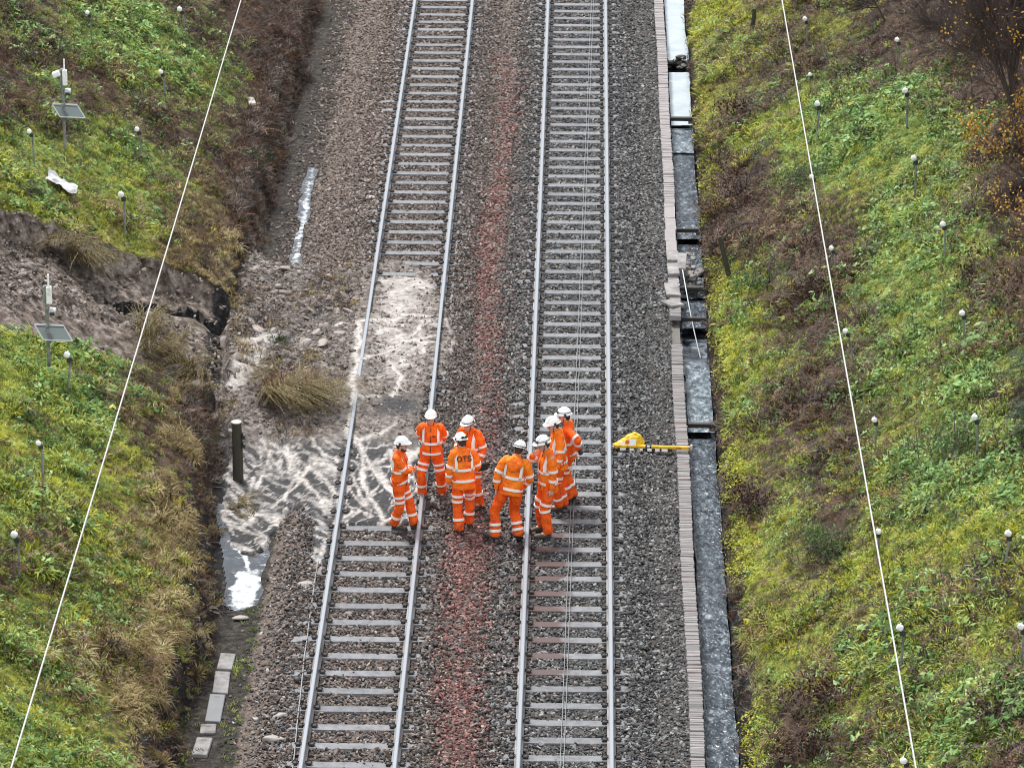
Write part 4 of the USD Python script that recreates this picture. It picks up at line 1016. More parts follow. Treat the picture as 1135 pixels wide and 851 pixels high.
def decal(x, z, w, h, up_=.012):
    """a small sheet lying on the tarpaulin's near face"""
    a, b = np.meshgrid(np.linspace(-w, w, 7), np.linspace(-h, h, 6))
    a, b = a + x, b + z
    yv = np.zeros(a.shape)
    for i in np.ndindex(a.shape):
        d = np.hypot(tv[:, 0] - a[i], tv[:, 2] - b[i])
        yv[i] = tv[d < .05, 1].min() - up_
    return grid(a, yv, b)
obj('white_label', decal(.07, .1, .075, .07), m_label, tp, smooth=True)
obj('white_label', decal(-.12, .075, .05, .04), m_label, tp, smooth=True)
obj('red_mark', decal(-.02, .12, .035, .03, .016), m_red, tp, smooth=True)

# ---------------------------------------------------------------- the eight workers
m_skin = mat('skin', [(.5, .27, .2), (.62, .36, .28)], 9., rough=.5)


def workwear(name, stops):
    """hi-vis cloth, creased, and splashed with mud towards the boots"""
    return usdkit.material(stage, '/World/Looks/' + name, {
        "g": ("geometry", {}), "s": ("separate_xyz", {}), "n": ("noise_texture", {"scale": 5., "detail": 4.}), "r": ("rgb_ramp", {"ramp": stops}), "d": ("noise_texture", {"scale": 13., "detail": 5., "roughness": .7}),
        "h": ("map_range", {"from_min": -.1, "from_max": .75, "to_min": .16, "to_max": -.06}), "a": ("math", {"math_type": "add"}), "k": ("map_range", {"from_min": .60, "from_max": .78, "to_max": .6, "clamp": True}), "x": ("mix_color", {"b": (.10, .062, .04)}),
        "m": ("mapping", {"scale": (1.6, 1.6, .8)}), "w": ("noise_texture", {"scale": 8., "detail": 3., "distortion": 1.6}), "b": ("bump", {"strength": .9, "distance": .05}), "p": ("principled_bsdf", {"roughness": .65, "specular_ior_level": .3})},
        [("g.position", "n.vector"), ("n.fac", "r.fac"), ("g.position", "d.vector"), ("g.position", "s.vector"), ("s.z", "h.value"), ("h.result", "a.value1"), ("d.fac", "a.value2"), ("a.value", "k.value"), ("k.result", "x.fac"), ("r.color", "x.a"), ("x.result", "p.base_color"),
         ("g.position", "m.vector"), ("m.vector", "w.vector"), ("w.fac", "b.height"), ("b.normal", "p.normal")], surface="p.BSDF")


m_jacket = workwear('orange_jacket', [(.3, (.82, .092, .006)), (.5, (1., .14, .008)), (.7, (1., .18, .011))])
m_trouser = workwear('orange_trousers', [(.3, (.70, .07, .006)), (.5, (.92, .115, .008)), (.7, (1., .15, .01))])
m_yoke = workwear('bright_orange_jacket', [(.3, (.92, .145, .009)), (.5, (1., .205, .012)), (.7, (1., .27, .016))])
m_tape = mat('reflective_tape', [(.74, .73, .7), (.88, .88, .86)], 12., rough=.4)
m_helmet = mat('white_helmet', [(.3, (.7, .7, .68)), (.42, (.88, .88, .87)), (.7, (.92, .92, .92))], 9., rough=.3)
m_boot = mat('brown_boot', [(.04, .026, .018), (.11, .07, .045)], 8., rough=.6)
m_bootb = mat('black_boot', [(.012, .012, .013), (.04, .038, .036)], 8., rough=.5)
m_hair = mat('dark_hair', [(.012, .009, .007), (.035, .024, .016)], 30., rough=.6)
m_eye = mat('dark_eye', [(.02, .015, .012), (.03, .02, .02)], 9., rough=.3)
m_lip = mat('lip', [(.36, .13, .11), (.42, .16, .13)], 9., rough=.5)
m_text = mat('dark_lettering', [(.05, .012, .006), (.08, .02, .01)], 9., rough=.6)


def ell(c, r, R=None, seg=16):
    r = (r, r, r) if np.ndim(r) == 0 else r
    A = (np.eye(3) if R is None else np.asarray(R)) @ np.diag(r)
    return Manifold.sphere(1., seg).transform(np.hstack([A, np.asarray(c, float)[:, None]]))


hull = Manifold.batch_hull
cap = lambda a, ra, b, rb, seg=14: hull([ell(a, ra, seg=seg), ell(b, rb, seg=seg)])
union = lambda ms: Manifold.batch_boolean(ms, OpType.Add)


def smoothed(m, edge, it):
    q = m.refine_to_length(edge).to_mesh()
    t = trimesh.Trimesh(q.vert_properties[:, :3], q.tri_verts, process=True)
    trimesh.smoothing.filter_taubin(t, .5, .53, it)
    return t


def block(c, size, R):
    return Manifold.cube(size, True).transform(np.hstack([np.asarray(R), np.asarray(c, float)[:, None]]))


def ik(a, c, l1, l2, pole):
    d = c - a; L0 = np.linalg.norm(d); u = d / L0; L0 = min(L0, .995 * (l1 + l2))
    x = (l1 * l1 - l2 * l2 + L0 * L0) / (2 * L0); h = math.sqrt(max(l1 * l1 - x * x, 1e-6))
    q = np.asarray(pole, float); q = q - u * (q @ u); q /= np.linalg.norm(q)
    return a + u * x + q * h, a + u * L0


def along(a, b, ref=(0, 1, 0)):
    """a frame whose z runs from a to b"""
    z = (b - a) / np.linalg.norm(b - a); x = np.cross(ref, z); x /= max(np.linalg.norm(x), 1e-6)
    return np.stack([x, np.cross(z, x), z], 1)


def person(label, feet, heading, s=1., hip=(0, 0), hipz=.978, lean=4, side=0, twist=0, yaws=(0, 0), hands=((-.27, .02, -.12), (.27, .02, -.12)), poles=((-.5, -1, 0), (.5, -1, 0)), head=(0, 0), tilt=0,
           bands='knee', beard=False, text=None, badge=False, goggles=None, hood=False, curl=.55, boot=None, hem=0., wide=1., palm=None, headlamp=False, lift=(0, 0), bright=False):
    th = math.radians(heading); Rw = rot('z', th)
    feet = np.array(feet, float); c = feet.mean(0)
    gz = [max(ground(*f) + .01, -.165) for f in feet]; z0 = min(gz)
    p = thing('person', label, 'person', (c[0], c[1], z0), th, 'track workers in orange standing in two groups')
    loc = lambda f, g: np.array([*(Rw.T[:2, :2] @ (f - c)) / s, (g - z0) / s])
    F = [loc(feet[0], gz[0] + lift[0]), loc(feet[1], gz[1] + lift[1])]           # left foot, right foot
    H = np.array([hip[0], hip[1], hipz])
    T = rot('y', math.radians(side)) @ rot('x', -math.radians(lean)) @ rot('z', math.radians(twist))
    tp = lambda q: H + T @ np.asarray(q, float)
    hd = T @ rot('z', math.radians(head[0])) @ rot('x', -math.radians(head[1])) @ rot('y', math.radians(tilt))
    sh = [tp((-.185, -.01, .49)), tp((.185, -.01, .49))]
    el, wr = [], []
    for k in (0, 1):
        e, w = ik(sh[k], tp(hands[k]), .30, .265, T @ np.asarray(poles[k], float)); el.append(e); wr.append(w)
    hp = [H + rot('z', math.radians(twist * .3)) @ np.array([sx, 0, -.02]) for sx in (-.1, .1)]
    kn, an, fr = [], [], []
    for k in (0, 1):
        R = rot('z', math.radians(yaws[k])); fr.append(R)
        a = F[k] + np.array([0, 0, .10]) - R @ np.array([0, .05, 0])
        q, a = ik(hp[k], a, .45, .43, R @ np.array([0, 1, 0]) * .9 + np.array([(-.12, .12)[k], 0, 0])); kn.append(q); an.append(a)
    neck, hc = tp((0, 0, .54)), tp((0, .015, .545)) + hd @ np.array([0, .03, .135])
    hh = lambda q: hc + hd @ np.asarray(q, float)
    sc = lambda t: (np.asarray(t.vertices) * s, np.asarray(t.faces)) if hasattr(t, 'vertices') else (lambda m: (m.vert_properties[:, :3] * s, m.tri_verts))(t.to_mesh())
    # --- the body, one continuous surface
    B = [cap(tp((0, 0, .05)), .115, tp((0, 0, .33)), .125), hull([ell(tp((-.1, 0, .4)), .09), ell(tp((.1, 0, .4)), .09), ell(tp((0, 0, .28)), .11)]), cap(tp((0, -.01, .46)), .065, hh((0, -.02, -.07)), .056)]
    B += [hull([ell(hh((0, -.012, .035)), (.074, .094, .088), hd), ell(hh((0, .03, -.02)), (.062, .06, .05), hd)]), hull([ell(hh((0, .035, -.02)), (.06, .055, .05), hd), ell(hh((0, .062, -.085)), (.03, .024, .022), hd), ell(hh((-.042, .01, -.06)), .02), ell(hh((.042, .01, -.06)), .02)])]
    B += [hull([ell(hh((0, .085, .02)), .010), ell(hh((0, .106, -.022)), .013), ell(hh((-.014, .092, -.026)), .010), ell(hh((.014, .092, -.026)), .010)])]
    B += [hull([ell(hh((-.045, .072, .028)), .012), ell(hh((.045, .072, .028)), .012), ell(hh((0, .085, .03)), .011)])]
    B += [ell(hh((sx, -.005, -.01)), (.013, .024, .034), hd) for sx in (-.077, .077)]
    for k in (0, 1):
        B += [cap(sh[k], .055, el[k], .042), cap(el[k], .042, wr[k], .028), cap(hp[k], .085, kn[k], .058), cap(kn[k], .055, an[k], .04), cap(an[k], .045, F[k] + fr[k] @ np.array([0, .09, .045]), .035)]
        B += [cap(tp((0, 0, .44)), .06, sh[k], .055), cap(H, .1, hp[k], .085)]
        # hand: palm, four unequal bent fingers and a thumb from the palm's side
        d = (wr[k] - el[k]) / np.linalg.norm(wr[k] - el[k])
        n_ = np.array(palm[k] if palm else ((1, .2, 0) if k == 0 else (-1, .2, 0)), float); n_ = T @ n_; n_ -= d * (n_ @ d); n_ /= np.linalg.norm(n_)
        t_ = np.cross(n_, d) * (1 if k == 0 else -1)                # towards the thumb
        if t_ @ (T @ np.array([0, 1, .3])) < 0:
            t_ = -t_
        w = wr[k]
        B.append(hull([ell(w + d * .015 + t_ * .02, .018), ell(w + d * .015 - t_ * .02, .018), ell(w + d * .085 + t_ * .034, .013), ell(w + d * .08 - t_ * .034, .012)]))
        for i, (o, l) in enumerate(((.033, .072), (.011, .082), (-.011, .075), (-.033, .058))):
            a0 = w + d * (.085 - .004 * i) + t_ * o; ang = curl * (.8 + .12 * i)
            d1 = d * math.cos(ang) + n_ * math.sin(ang); d2 = d * math.cos(2 * ang) + n_ * math.sin(2 * ang)
            a1 = a0 + d1 * l * .5; a2 = a1 + d2 * l * .5
            B += [cap(a0, .0095, a1, .009, 8), cap(a1, .009, a2, .0078, 8)]
        b0 = w + d * .03 + t_ * .032; b1 = b0 + (t_ * .75 + d * .6 + n_ * .35) * .04; b2 = b1 + (t_ * .2 + d * .85 + n_ * .5) * .032
        B += [cap(b0, .0125, b1, .0105, 8), cap(b1, .0105, b2, .009, 8)]
    obj('body', sc(smoothed(union(B), .022, 4)), m_skin, p, smooth=True)
    for sx in (-.03, .03):
        obj('eye', sc(ell(hh((sx, .083, .004)), (.013, .007, .006), hd, 10)), m_eye, p)
    obj('mouth', sc(ell(hh((0, .082, -.058)), (.022, .008, .006), hd, 10)), m_lip, p)
    hair = hull([ell(hh((0, -.03, .02)), (.08, .085, .07), hd), ell(hh((0, -.06, -.045)), (.055, .04, .03), hd)])
    obj('hair', sc(hair), m_hair, p, smooth=True)
    if beard:
        b = hull([ell(hh((0, .062, -.085)), (.036, .032, .035), hd), ell(hh((-.05, .02, -.06)), .026), ell(hh((.05, .02, -.06)), .026)])
        obj('beard', sc(b), m_hair, p, smooth=True)
    # --- jacket
    inf = .012
    def torso(e):
        L_ = [ell(tp((0, .0, -.10 - hem)), (.205 * wide + e, .15 * wide + e, .035), T), ell(tp((0, .015, .10)), (.19 * wide + e, .15 * wide + e, .05), T), ell(tp((0, .01, .34)), (.205 * wide + e, .142 * wide + e, .06), T), ell(tp((0, -.01, .475)), (.185 + e, .10 + e, .06 + e), T), ell(tp((0, -.012, .555)), (.078 + e, .078 + e, .03 + e), T)]
        return union([hull([a, b]) for a, b in zip(L_, L_[1:])])
    def arm(k, e):
        cuff = wr[k] - (wr[k] - el[k]) / np.linalg.norm(wr[k] - el[k]) * .02
        return union([hull([ell(sh[k] + T @ np.array([(.03, -.03)[k], 0, -.01]), .088 + e), ell(sh[k] + (el[k] - sh[k]) * .3, .08 + e)]), cap(sh[k] + (el[k] - sh[k]) * .3, .08 + e, el[k], .064 + e), cap(el[k], .064 + e, cuff, .05 + e)])
    J = [torso(0), arm(0, 0), arm(1, 0), hull([ell(tp((0, -.02, .55)), (.085, .085, .035), T), ell(hh((0, -.03, -.10)), (.075, .075, .02), hd)])]
    if hood:
        J.append(hull([ell(tp((-.1, -.12, .47)), (.06, .05, .06), T), ell(tp((.1, -.12, .47)), (.06, .05, .06), T), ell(tp((0, -.15, .40)), (.08, .035, .08), T), ell(tp((0, -.06, .56)), (.1, .07, .03), T)]))
    jk = smoothed(union(J), .028, 7)
    fold = lambda t, sd: np.asarray(t.vertices) + np.asarray(t.vertex_normals) * (.046 * (fbm(np.asarray(t.vertices) * [6, 6, 11] + sd * 3.7, 3, sd) - .5))[:, None]
    sd = int(abs(c[0] * 100)) % 50
    jk.vertices = fold(jk, sd)
    jp = obj('jacket', sc(jk), m_yoke if bright else m_jacket, p, smooth=True)
    tz = .045
    Ti = torso(inf)
    tape = lambda m: obj('reflective_band', sc(m), m_tape, jp, smooth=40) if not m.is_empty() else None
    arms_out = union([arm(0, -.006), arm(1, -.006)])
    for z in (.0, .205):
        tape((Ti ^ block(tp((0, 0, z)), (1, 1, tz), T)) - arms_out)
    for x in (-.142, .142):
        tape(Ti ^ block(tp((x, 0, .40)), (tz, 1, .43), T))
    for k in (0, 1):
        a_ = arm(k, inf)
        for q0, q1, t in ((sh[k], el[k], .80), (el[k], wr[k], .42)):
            tape(a_ ^ block(q0 + (q1 - q0) * t, (.22, .22, tz), along(q0, q1)))
    if hood:
        obj('hood_lining', sc(hull([ell(tp((.03, -.08, .535)), (.085, .055, .016), T), ell(tp((.05, -.15, .44)), (.05, .022, .055), T)])), m_tape, jp, smooth=True)
    if text:
        t = text_mesh(text, .098, .003, bold=True)
        v = np.array(t.vertices); v[:, 0] -= (v[:, 0].min() + v[:, 0].max()) / 2
        jl = (np.asarray(jk.vertices) - H) @ T
        jl = jl[(jl[:, 1] < 0) & (np.abs(jl[:, 0]) < .2)]
        zt = .37
        yb_ = np.array([jl[np.hypot(jl[:, 0] - a, jl[:, 2] - b - zt) < .05, 1].min() for a, b in v[:, :2]])
        v = np.stack([v[:, 0], yb_ - .004 - v[:, 2], v[:, 1] + zt], 1)
        obj('lettering', (( H + v @ T.T) * s, t.faces), m_text, jp, label='dark OTS lettering across the upper back')
    if badge:
        jl = (np.asarray(jk.vertices) - H) @ T
        jl = jl[jl[:, 1] > 0]
        yb_ = jl[np.hypot(jl[:, 0] + .06, jl[:, 2] - .36) < .06, 1].max()
        obj('chest_badge', sc(block(tp((-.06, yb_ + .002, .36)), (.07, .006, .022), T)), m_text, jp)
    obj('zip', sc((torso(.006) ^ block(tp((0, .2, .2)), (.012, .3, .62), T))), m_text, jp)
    # --- trousers
    def leg(k, e):
        foot_ = an[k] + np.array([0, 0, .02])
        return union([hull([ell(hp[k] + np.array([(-.0, .0)[k], 0, .04]), .115 + e), ell(hp[k] + (kn[k] - hp[k]) * .3, .108 + e)]), cap(hp[k] + (kn[k] - hp[k]) * .3, .108 + e, kn[k], .088 + e), cap(kn[k], .088 + e, kn[k] + (foot_ - kn[k]) * .55, .09 + e), cap(kn[k] + (foot_ - kn[k]) * .55, .09 + e, foot_, .09 + e)]).trim_by_plane((0, 0, 1), float(F[k][2] + .085))
    tr = smoothed(union([leg(0, 0), leg(1, 0), hull([ell(H + np.array([0, 0, .06]), (.175, .125, .06)), ell(H + np.array([0, 0, -.06]), (.17, .125, .07))])]), .03, 6)
    tr.vertices = fold(tr, sd + 5)
    tq = obj('trousers', sc(tr), m_trouser, p, smooth=True)
    tape2 = lambda m: obj('reflective_band', sc(m), m_tape, tq, smooth=40) if not m.is_empty() else None
    where_ = {'knee': ((0, .62), (0, .84), (1, .62)), 'ankle': ((1, .55), (1, .80)), 'knee2': ((0, .82), (1, .06)), 'thigh': ((0, .5), (0, .74), (1, .5))}[bands]
    for k in (0, 1):
        l_ = leg(k, inf)
        for part, t in where_:
            q0, q1 = (hp[k], kn[k]) if part == 0 else (kn[k], an[k])
            tape2(l_ ^ block(q0 + (q1 - q0) * t, (.27, .27, tz), along(q0, q1)))
    # --- boots
    for k in (0, 1):
        R = fr[k]; g = F[k]
        q = lambda v: g + R @ np.asarray(v, float)
        u_ = union([hull([ell(q((0, -.07, .05)), (.04, .045, .045), R), ell(q((0, .06, .05)), (.052, .05, .045), R)]), hull([ell(q((0, .06, .05)), (.052, .05, .045), R), ell(q((.0, .155, .045)), (.05, .05, .04), R)]), hull([ell(q((0, -.06, .06)), (.04, .045, .04), R), ell(an[k] + np.array([0, 0, .06]), .052)])])
        bt = obj('boot', sc(smoothed(u_, .03, 3)), boot or m_boot, p, smooth=True)
        obj('sole', sc(hull([ell(q((0, -.075, .012)), (.042, .046, .014), R), ell(q((0, .06, .012)), (.048, .05, .014), R), ell(q((0, .16, .014)), (.05, .052, .014), R)])), m_bootb, bt)
    # --- helmet
    hl = hd @ rot('x', -math.radians(-6))
    o = hh((0, -.008, .055))
    hq = lambda v: o + hl @ np.asarray(v, float)
    half = block(hq((0, 0, .2)), (.6, .6, .4), hl)
    shell = (ell(o, (.112, .138, .122), hl, 28) ^ half)
    shell += hull([ell(hq((0, 0, .004)), (.124, .151, .012), hl, 28)])
    shell += hull([ell(hq((0, .10, .008)), (.10, .07, .012), hl), ell(hq((0, .150, -.002)), (.07, .035, .009), hl)])
    for x in (-.035, 0, .035):
        shell += ell(hq((x, -.0, .0)), (.011, .137, .130), hl, 24) ^ half
    he = obj('helmet', sc(shell), m_helmet, p, smooth=35)
    obj('chin_strap', sc(union([cap(hq((sx, .0, 0)), .006, hh((sx * .55, .045, -.105)), .006, 8) for sx in (-.092, .092)])), m_bootb, he)
    for sx in (-1, 1):
        obj('ear_mount', sc(ell(hq((sx * .114, -.01, .02)), (.014, .026, .022), hl)), m_bootb, he)
    if goggles == 'back':
        obj('goggle_strap', sc(union([ell(hq((sx * .035, -.135, .055)), (.032, .022, .026), hl) for sx in (-1, 1)] + [ell(hq((0, -.138, .05)), (.07, .014, .010), hl)])), m_eye, he)
    if goggles == 'band':
        obj('helmet_band', sc((ell(hq((0, 0, .0)), (.117, .143, .125), hl, 28) ^ block(hq((0, 0, .026)), (.6, .6, .014), hl))), m_bootb, he, smooth=35)
    if goggles == 'front':
        obj('goggles', sc(union([ell(hq((sx * .045, .125, .06)), (.04, .022, .026), hl) for sx in (-1, 1)])), m_eye, he)
        obj('helmet_band', sc((ell(hq((0, 0, .0)), (.115, .141, .125), hl, 28) ^ block(hq((0, 0, .05)), (.6, .6, .012), hl))), m_bootb, he, smooth=35)
    wpt = lambda q: np.array([c[0], c[1], z0]) + Rw @ (np.asarray(q) * s)
    return p, wpt, wr


fold_l = ((-.02, .24, .24), (.02, .22, .20))
ft = lambda a, b: (FEET[a], FEET[b])
person('bearded worker in orange, leftmost, facing right with folded arms beside the rail', ft(1, 0), -98, .99, lean=1, hip=(-.01, -.15), yaws=(10, -12), hands=((.10, .25, .22), (-.09, .26, .19)), poles=((-.9, -.2, -.8), (.9, -.2, -.8)), head=(-4, 4), beard=True, palm=((0, -1, 0), (0, -1, 0)))
person('worker in orange facing the camera with both hands behind his back', ft(3, 2), 176, .99, lean=1, yaws=(12, -12), hands=((-.10, -.20, .02), (.10, -.20, .02)), poles=((-1, -.5, .1), (1, -.5, .1)), head=(0, 2), badge=True, boot=m_boot, palm=((0, -1, .2), (0, -1, .2)), bands='thigh')
q3, w3, wr3 = person('worker in orange with a dark folder, partly behind the man lettered OTS', ft(5, 4), 146, 1.0, lean=3, yaws=(8, -14), hands=((-.26, .12, -.02), (.16, .20, .12)), poles=((-.8, -1, 0), (.8, -.8, -.3)), head=(6, 10), goggles='band', palm=((1, .3, 0), (-.5, -.5, .5)), bands='thigh')
person('worker seen from behind with OTS on his orange jacket and goggles on his helmet', ft(6, 7), 12, 1.02, lean=5, yaws=(10, -10), hands=((-.27, .05, -.10), (.17, .22, .06)), poles=((-.7, -1, 0), (.7, -.9, 0)), head=(20, 12), text='OTS', bright=True, goggles='back', wide=1.06, hem=.06)
person('worker in orange seen from behind in a wide stride, with white hood lining', ft(8, 9), 2, 1.05, lean=8, side=10, hip=(.10, .02), hipz=.945, yaws=(48, 30), hands=((-.25, -.02, -.06), (.20, .20, .03)), poles=((-.9, -.6, 0), (.9, -.6, 0)), head=(-12, 16), bands='ankle', hood=True, bright=True, goggles='band', boot=m_bootb, twist=-12)
person('tall worker in orange facing left with one hand raised to his face, between the rails', ft(10, 11), 112, 1.07, hip=(0, -.11), lean=3, yaws=(-10, 8), hands=((-.25, .05, -.12), (.05, .23, .50)), poles=((-.6, -1, 0), (.9, .4, -1)), head=(6, 12), goggles='front', bands='knee2', bright=True, palm=((1, .2, 0), (0, -1, .2)), hem=.06)
person('worker in orange mostly hidden behind the tall one, facing left, plain white helmet', ft(12, 13), 104, 1.03, lean=4, yaws=(0, 0), hands=((-.24, .10, -.08), (.22, .14, -.05)), poles=((-.6, -1, 0), (.6, -1, 0)), head=(8, 12), hem=.04, bright=True)
q8, w8, wr8 = person('rearmost worker in orange facing left, holding a dark glove behind his hip', ft(14, 15), 84, 1.02, lean=2, yaws=(-6, 6), hands=((-.21, -.20, .14), (.20, .16, .02)), poles=((-1, -.8, .2), (.8, -.8, 0)), head=(10, 6), goggles='front', boot=m_bootb, bands='thigh', palm=((1, 0, -.3), (-1, .2, 0)))
hw = w3(wr3[0])
obj('folder', MB().box((0, 0, 0), (.32, .03, .20), rot('z', .5) @ rot('x', .5), .006).out(), m_bootb, at=(hw[0] + .04, hw[1] - .05, hw[2] - .07), label='dark folder held low by the worker behind the one lettered OTS', category='folder')
hw = w8(wr8[0])
v, f = rock(881, 2)
obj('glove', (v * [.05, .06, .075], f), m_bootb, at=(hw[0] + .05, hw[1] - .02, hw[2] - .06), smooth=True, label='dark glove held behind the hip of the rearmost right hand worker', category='glove')

# ---------------------------------------------------------------- plants
def blades(n, h, spread, w, droop, seed, lean=.5):
    r = np.random.default_rng(seed); m = MB(); V, F = [], []
    for i in range(n):
        a = r.uniform(0, 2 * np.pi); d = np.array([math.cos(a), math.sin(a), 0]); b = d * spread * math.sqrt(r.random())
        hh = h * r.uniform(.55, 1.1); l = r.uniform(.15, 1) * lean
        s = np.array([-d[1], d[0], 0]) * w * r.uniform(.7, 1.3)
        p0, p1 = b, b + d * hh * l * .45 + [0, 0, hh * .62]
        p2 = b + d * hh * l * (1 + .5 * droop) + [0, 0, hh * (1 - droop * r.uniform(.3, 1))]
        k = len(V)
        V += [p0 - s * .6, p0 + s * .6, p1 + s, p1 - s, p2]; F += [[k, k + 1, k + 2], [k, k + 2, k + 3], [k + 3, k + 2, k + 4]]
    return np.array(V), np.array(F)


def leaves(n, R, h, size, seed, stem=True, slim=.55):
    r = np.random.default_rng(seed); V, F = [], []
    for i in range(n):
        a = r.uniform(0, 2 * np.pi); q = math.sqrt(r.random()); c = np.array([math.cos(a) * q * R, math.sin(a) * q * R, h * r.uniform(.15, 1) * (1 - .5 * q * q)])
        s = size * r.uniform(.6, 1.25)
        ax = np.array([math.cos(a + r.normal(0, .9)), math.sin(a + r.normal(0, .9)), r.normal(-.15, .4)]); ax /= np.linalg.norm(ax)
        nn = np.array([r.normal(0, .45), r.normal(0, .45), 1.]); sd = np.cross(ax, nn); sd /= np.linalg.norm(sd); u = np.cross(sd, ax)
        k = len(V)
        V += [c - ax * s, c + sd * s * slim - u * s * .12, c + ax * s, c - sd * s * slim - u * s * .12]; F += [[k, k + 1, k + 2], [k, k + 2, k + 3]]
        if stem and i % 4 == 0:
            k = len(V); V += [c, c + sd * .005, np.array([c[0] * .3, c[1] * .3, 0])]; F += [[k, k + 1, k + 2]]
    return np.array(V), np.array(F)


def fern(n, L, seed, h=.35, pin=.07, pairs=9):
    r = np.random.default_rng(seed); V, F = [], []
    for i in range(n):
        a = r.uniform(0, 2 * np.pi); d = np.array([math.cos(a), math.sin(a), 0]); s = np.array([-d[1], d[0], 0]); l = L * r.uniform(.6, 1.1); hh = h * r.uniform(.3, 1.1)
        pt = lambda t: d * l * t + [0, 0, hh * math.sin(min(t * 1.9, 2.9)) * .9 + .02] + s * .08 * math.sin(3 * t + i)
        ts = np.linspace(.15, 1, pairs)
        for t in ts:
            p = pt(t); w = pin * (1.15 - t) * r.uniform(.6, 1.3) + .012
            for sg in (-1, 1):
                e = p + s * sg * w + d * w * .5 + [0, 0, r.normal(0, .3) * w]
                k = len(V); V += [p, p + d * .022, e]; F += [[k, k + 1, k + 2]]
        for t0, t1 in zip(np.linspace(0, .8, 5), np.linspace(.2, 1, 5)):
            k = len(V); V += [pt(t0) - s * .005, pt(t0) + s * .005, pt(t1)]; F += [[k, k + 1, k + 2]]
    return np.array(V), np.array(F)


def stalks(n, L, seed, w=.006, flat=.5):
    """tangled dead stems"""
    r = np.random.default_rng(seed); V, F = [], []
    for i in range(n):
        a = r.uniform(0, 2 * np.pi); d = np.array([math.cos(a), math.sin(a), 0]); p = np.array([*r.normal(0, L * .25, 2), .0]); l = L * r.uniform(.4, 1)
        e = p + d * l * .6 + [0, 0, l * r.uniform(.05, 1 - flat)]; mid = (p + e) / 2 + [0, 0, l * .16] + r.normal(0, .03, 3)
        s = np.array([-d[1], d[0], .3]) * w
        k = len(V); V += [p - s, p + s, mid + s, mid - s, e]; F += [[k, k + 1, k + 2], [k, k + 2, k + 3], [k + 3, k + 2, k + 4]]
        if r.random() < .5:
            k = len(V); f2 = mid + r.normal(0, .1, 3); V += [mid - s, mid + s, f2]; F += [[k, k + 1, k + 2]]
    return np.array(V), np.array(F)


veg = lambda name, ramp, tr=.3, rough=.6, vary=.55, scale=1.7: mat(name, ramp, scale, rough=rough, by='random', vary=vary, translucent=tr, spec=.35)
v_green = veg('leaf_green', [(0, (.008, .018, .005)), (.22, (.045, .085, .02)), (.40, (.12, .24, .065)), (.6, (.25, .43, .135)), (.82, (.42, .60, .25)), (.92, (.60, .54, .09)), (1, (.64, .66, .36))])
v_lime = veg('moss_lime', [(0, (.03, .036, .006)), (.22, (.17, .20, .022)), (.5, (.42, .45, .045)), (.82, (.64, .62, .10)), (1, (.72, .68, .22))])
v_grass = veg('grass_blade_green', [(0, (.016, .026, .006)), (.25, (.10, .15, .025)), (.55, (.30, .38, .07)), (.85, (.48, .54, .14)), (1, (.58, .60, .25))])
v_straw = veg('grass_straw', [(0, (.05, .034, .014)), (.3, (.19, .14, .055)), (.65, (.42, .33, .15)), (1, (.62, .54, .32))])
v_bracken = veg('dead_bracken_brown', [(0, (.012, .006, .005)), (.4, (.055, .027, .016)), (.75, (.14, .068, .034)), (1, (.28, .17, .09))], .15)
v_stalk = veg('dead_stem_grey', [(0, (.016, .012, .010)), (.4, (.08, .062, .052)), (.75, (.22, .175, .145)), (1, (.42, .36, .29))], 0.)
v_dark = veg('dark_leaf', [(0, (.008, .018, .008)), (.5, (.022, .045, .016)), (1, (.06, .10, .03))], .2)
v_fleck = veg('yellow_leaf', [(0, (.36, .16, .015)), (.5, (.52, .33, .03)), (1, (.6, .48, .1))], .3)

N_PL = 150000
r5 = np.random.default_rng(55)


def normals(fn, x, y):
    e = .15
    n = np.stack([(fn(x - e, y) - fn(x + e, y)) / (2 * e), (fn(x, y - e) - fn(x, y + e)) / (2 * e), np.ones_like(x)], 1)
    return n


xa, ya = [], []
for side in (-1, 1):
    yq = r5.uniform(-17, 38, N_PL // 2)
    reach = 2.2 + (yq + 17) / 55 * 8.5 + (1.2 if side > 0 else 1.8)      # as far up the bank as the frame sees, and a step beyond
    d = r5.random(N_PL // 2) * 10.5
    okk = d < reach
    yq, d = yq[okk], d[okk]
    xa.append(np.where(side < 0, x_left(yq) - d, X_RIGHT + .2 + d)); ya.append(yq)
side = np.concatenate([np.full(len(a), s) for a, s in zip(xa, (-1, 1))])
xa, ya = np.concatenate(xa), np.concatenate(ya)
lobd = np.full(len(xa), -9.)
nb = (side < 0) & (ya > -3) & (ya < 18)
lobd[nb] = poly_depth(SCAR, xa[nb], ya[nb]) + .35 * nz(xa[nb], ya[nb], 1.1, 51)
okk = (lobd < -.12) & ~((mud_at(xa, ya) > -.3) & (xa > -7.1))
xa, ya, side = xa[okk], ya[okk], side[okk]
share = planting(xa, ya)
dist = np.where(side < 0, x_left(ya) - xa, xa - X_RIGHT)
share[:, 4] += np.where(side < 0, 1.6 * (1 - sm(.25, .6, dist)), .0) + 1.1 * np.clip(noise(np.stack([xa * 2.3, ya * 1.7, 0 * xa + 9], -1), 67) - .58, 0, 1)
share[:, 3] *= 1.0
share = share / share.sum(1, keepdims=True)
pick = (share.cumsum(1) > r5.random(len(xa))[:, None]).argmax(1)
za = np.where(side < 0, land_left(xa, ya), land_right(xa, ya)) - .03
na = np.where(side[:, None] < 0, normals(land_left, xa, ya), normals(land_right, xa, ya))
na /= np.linalg.norm(na, axis=1, keepdims=True)


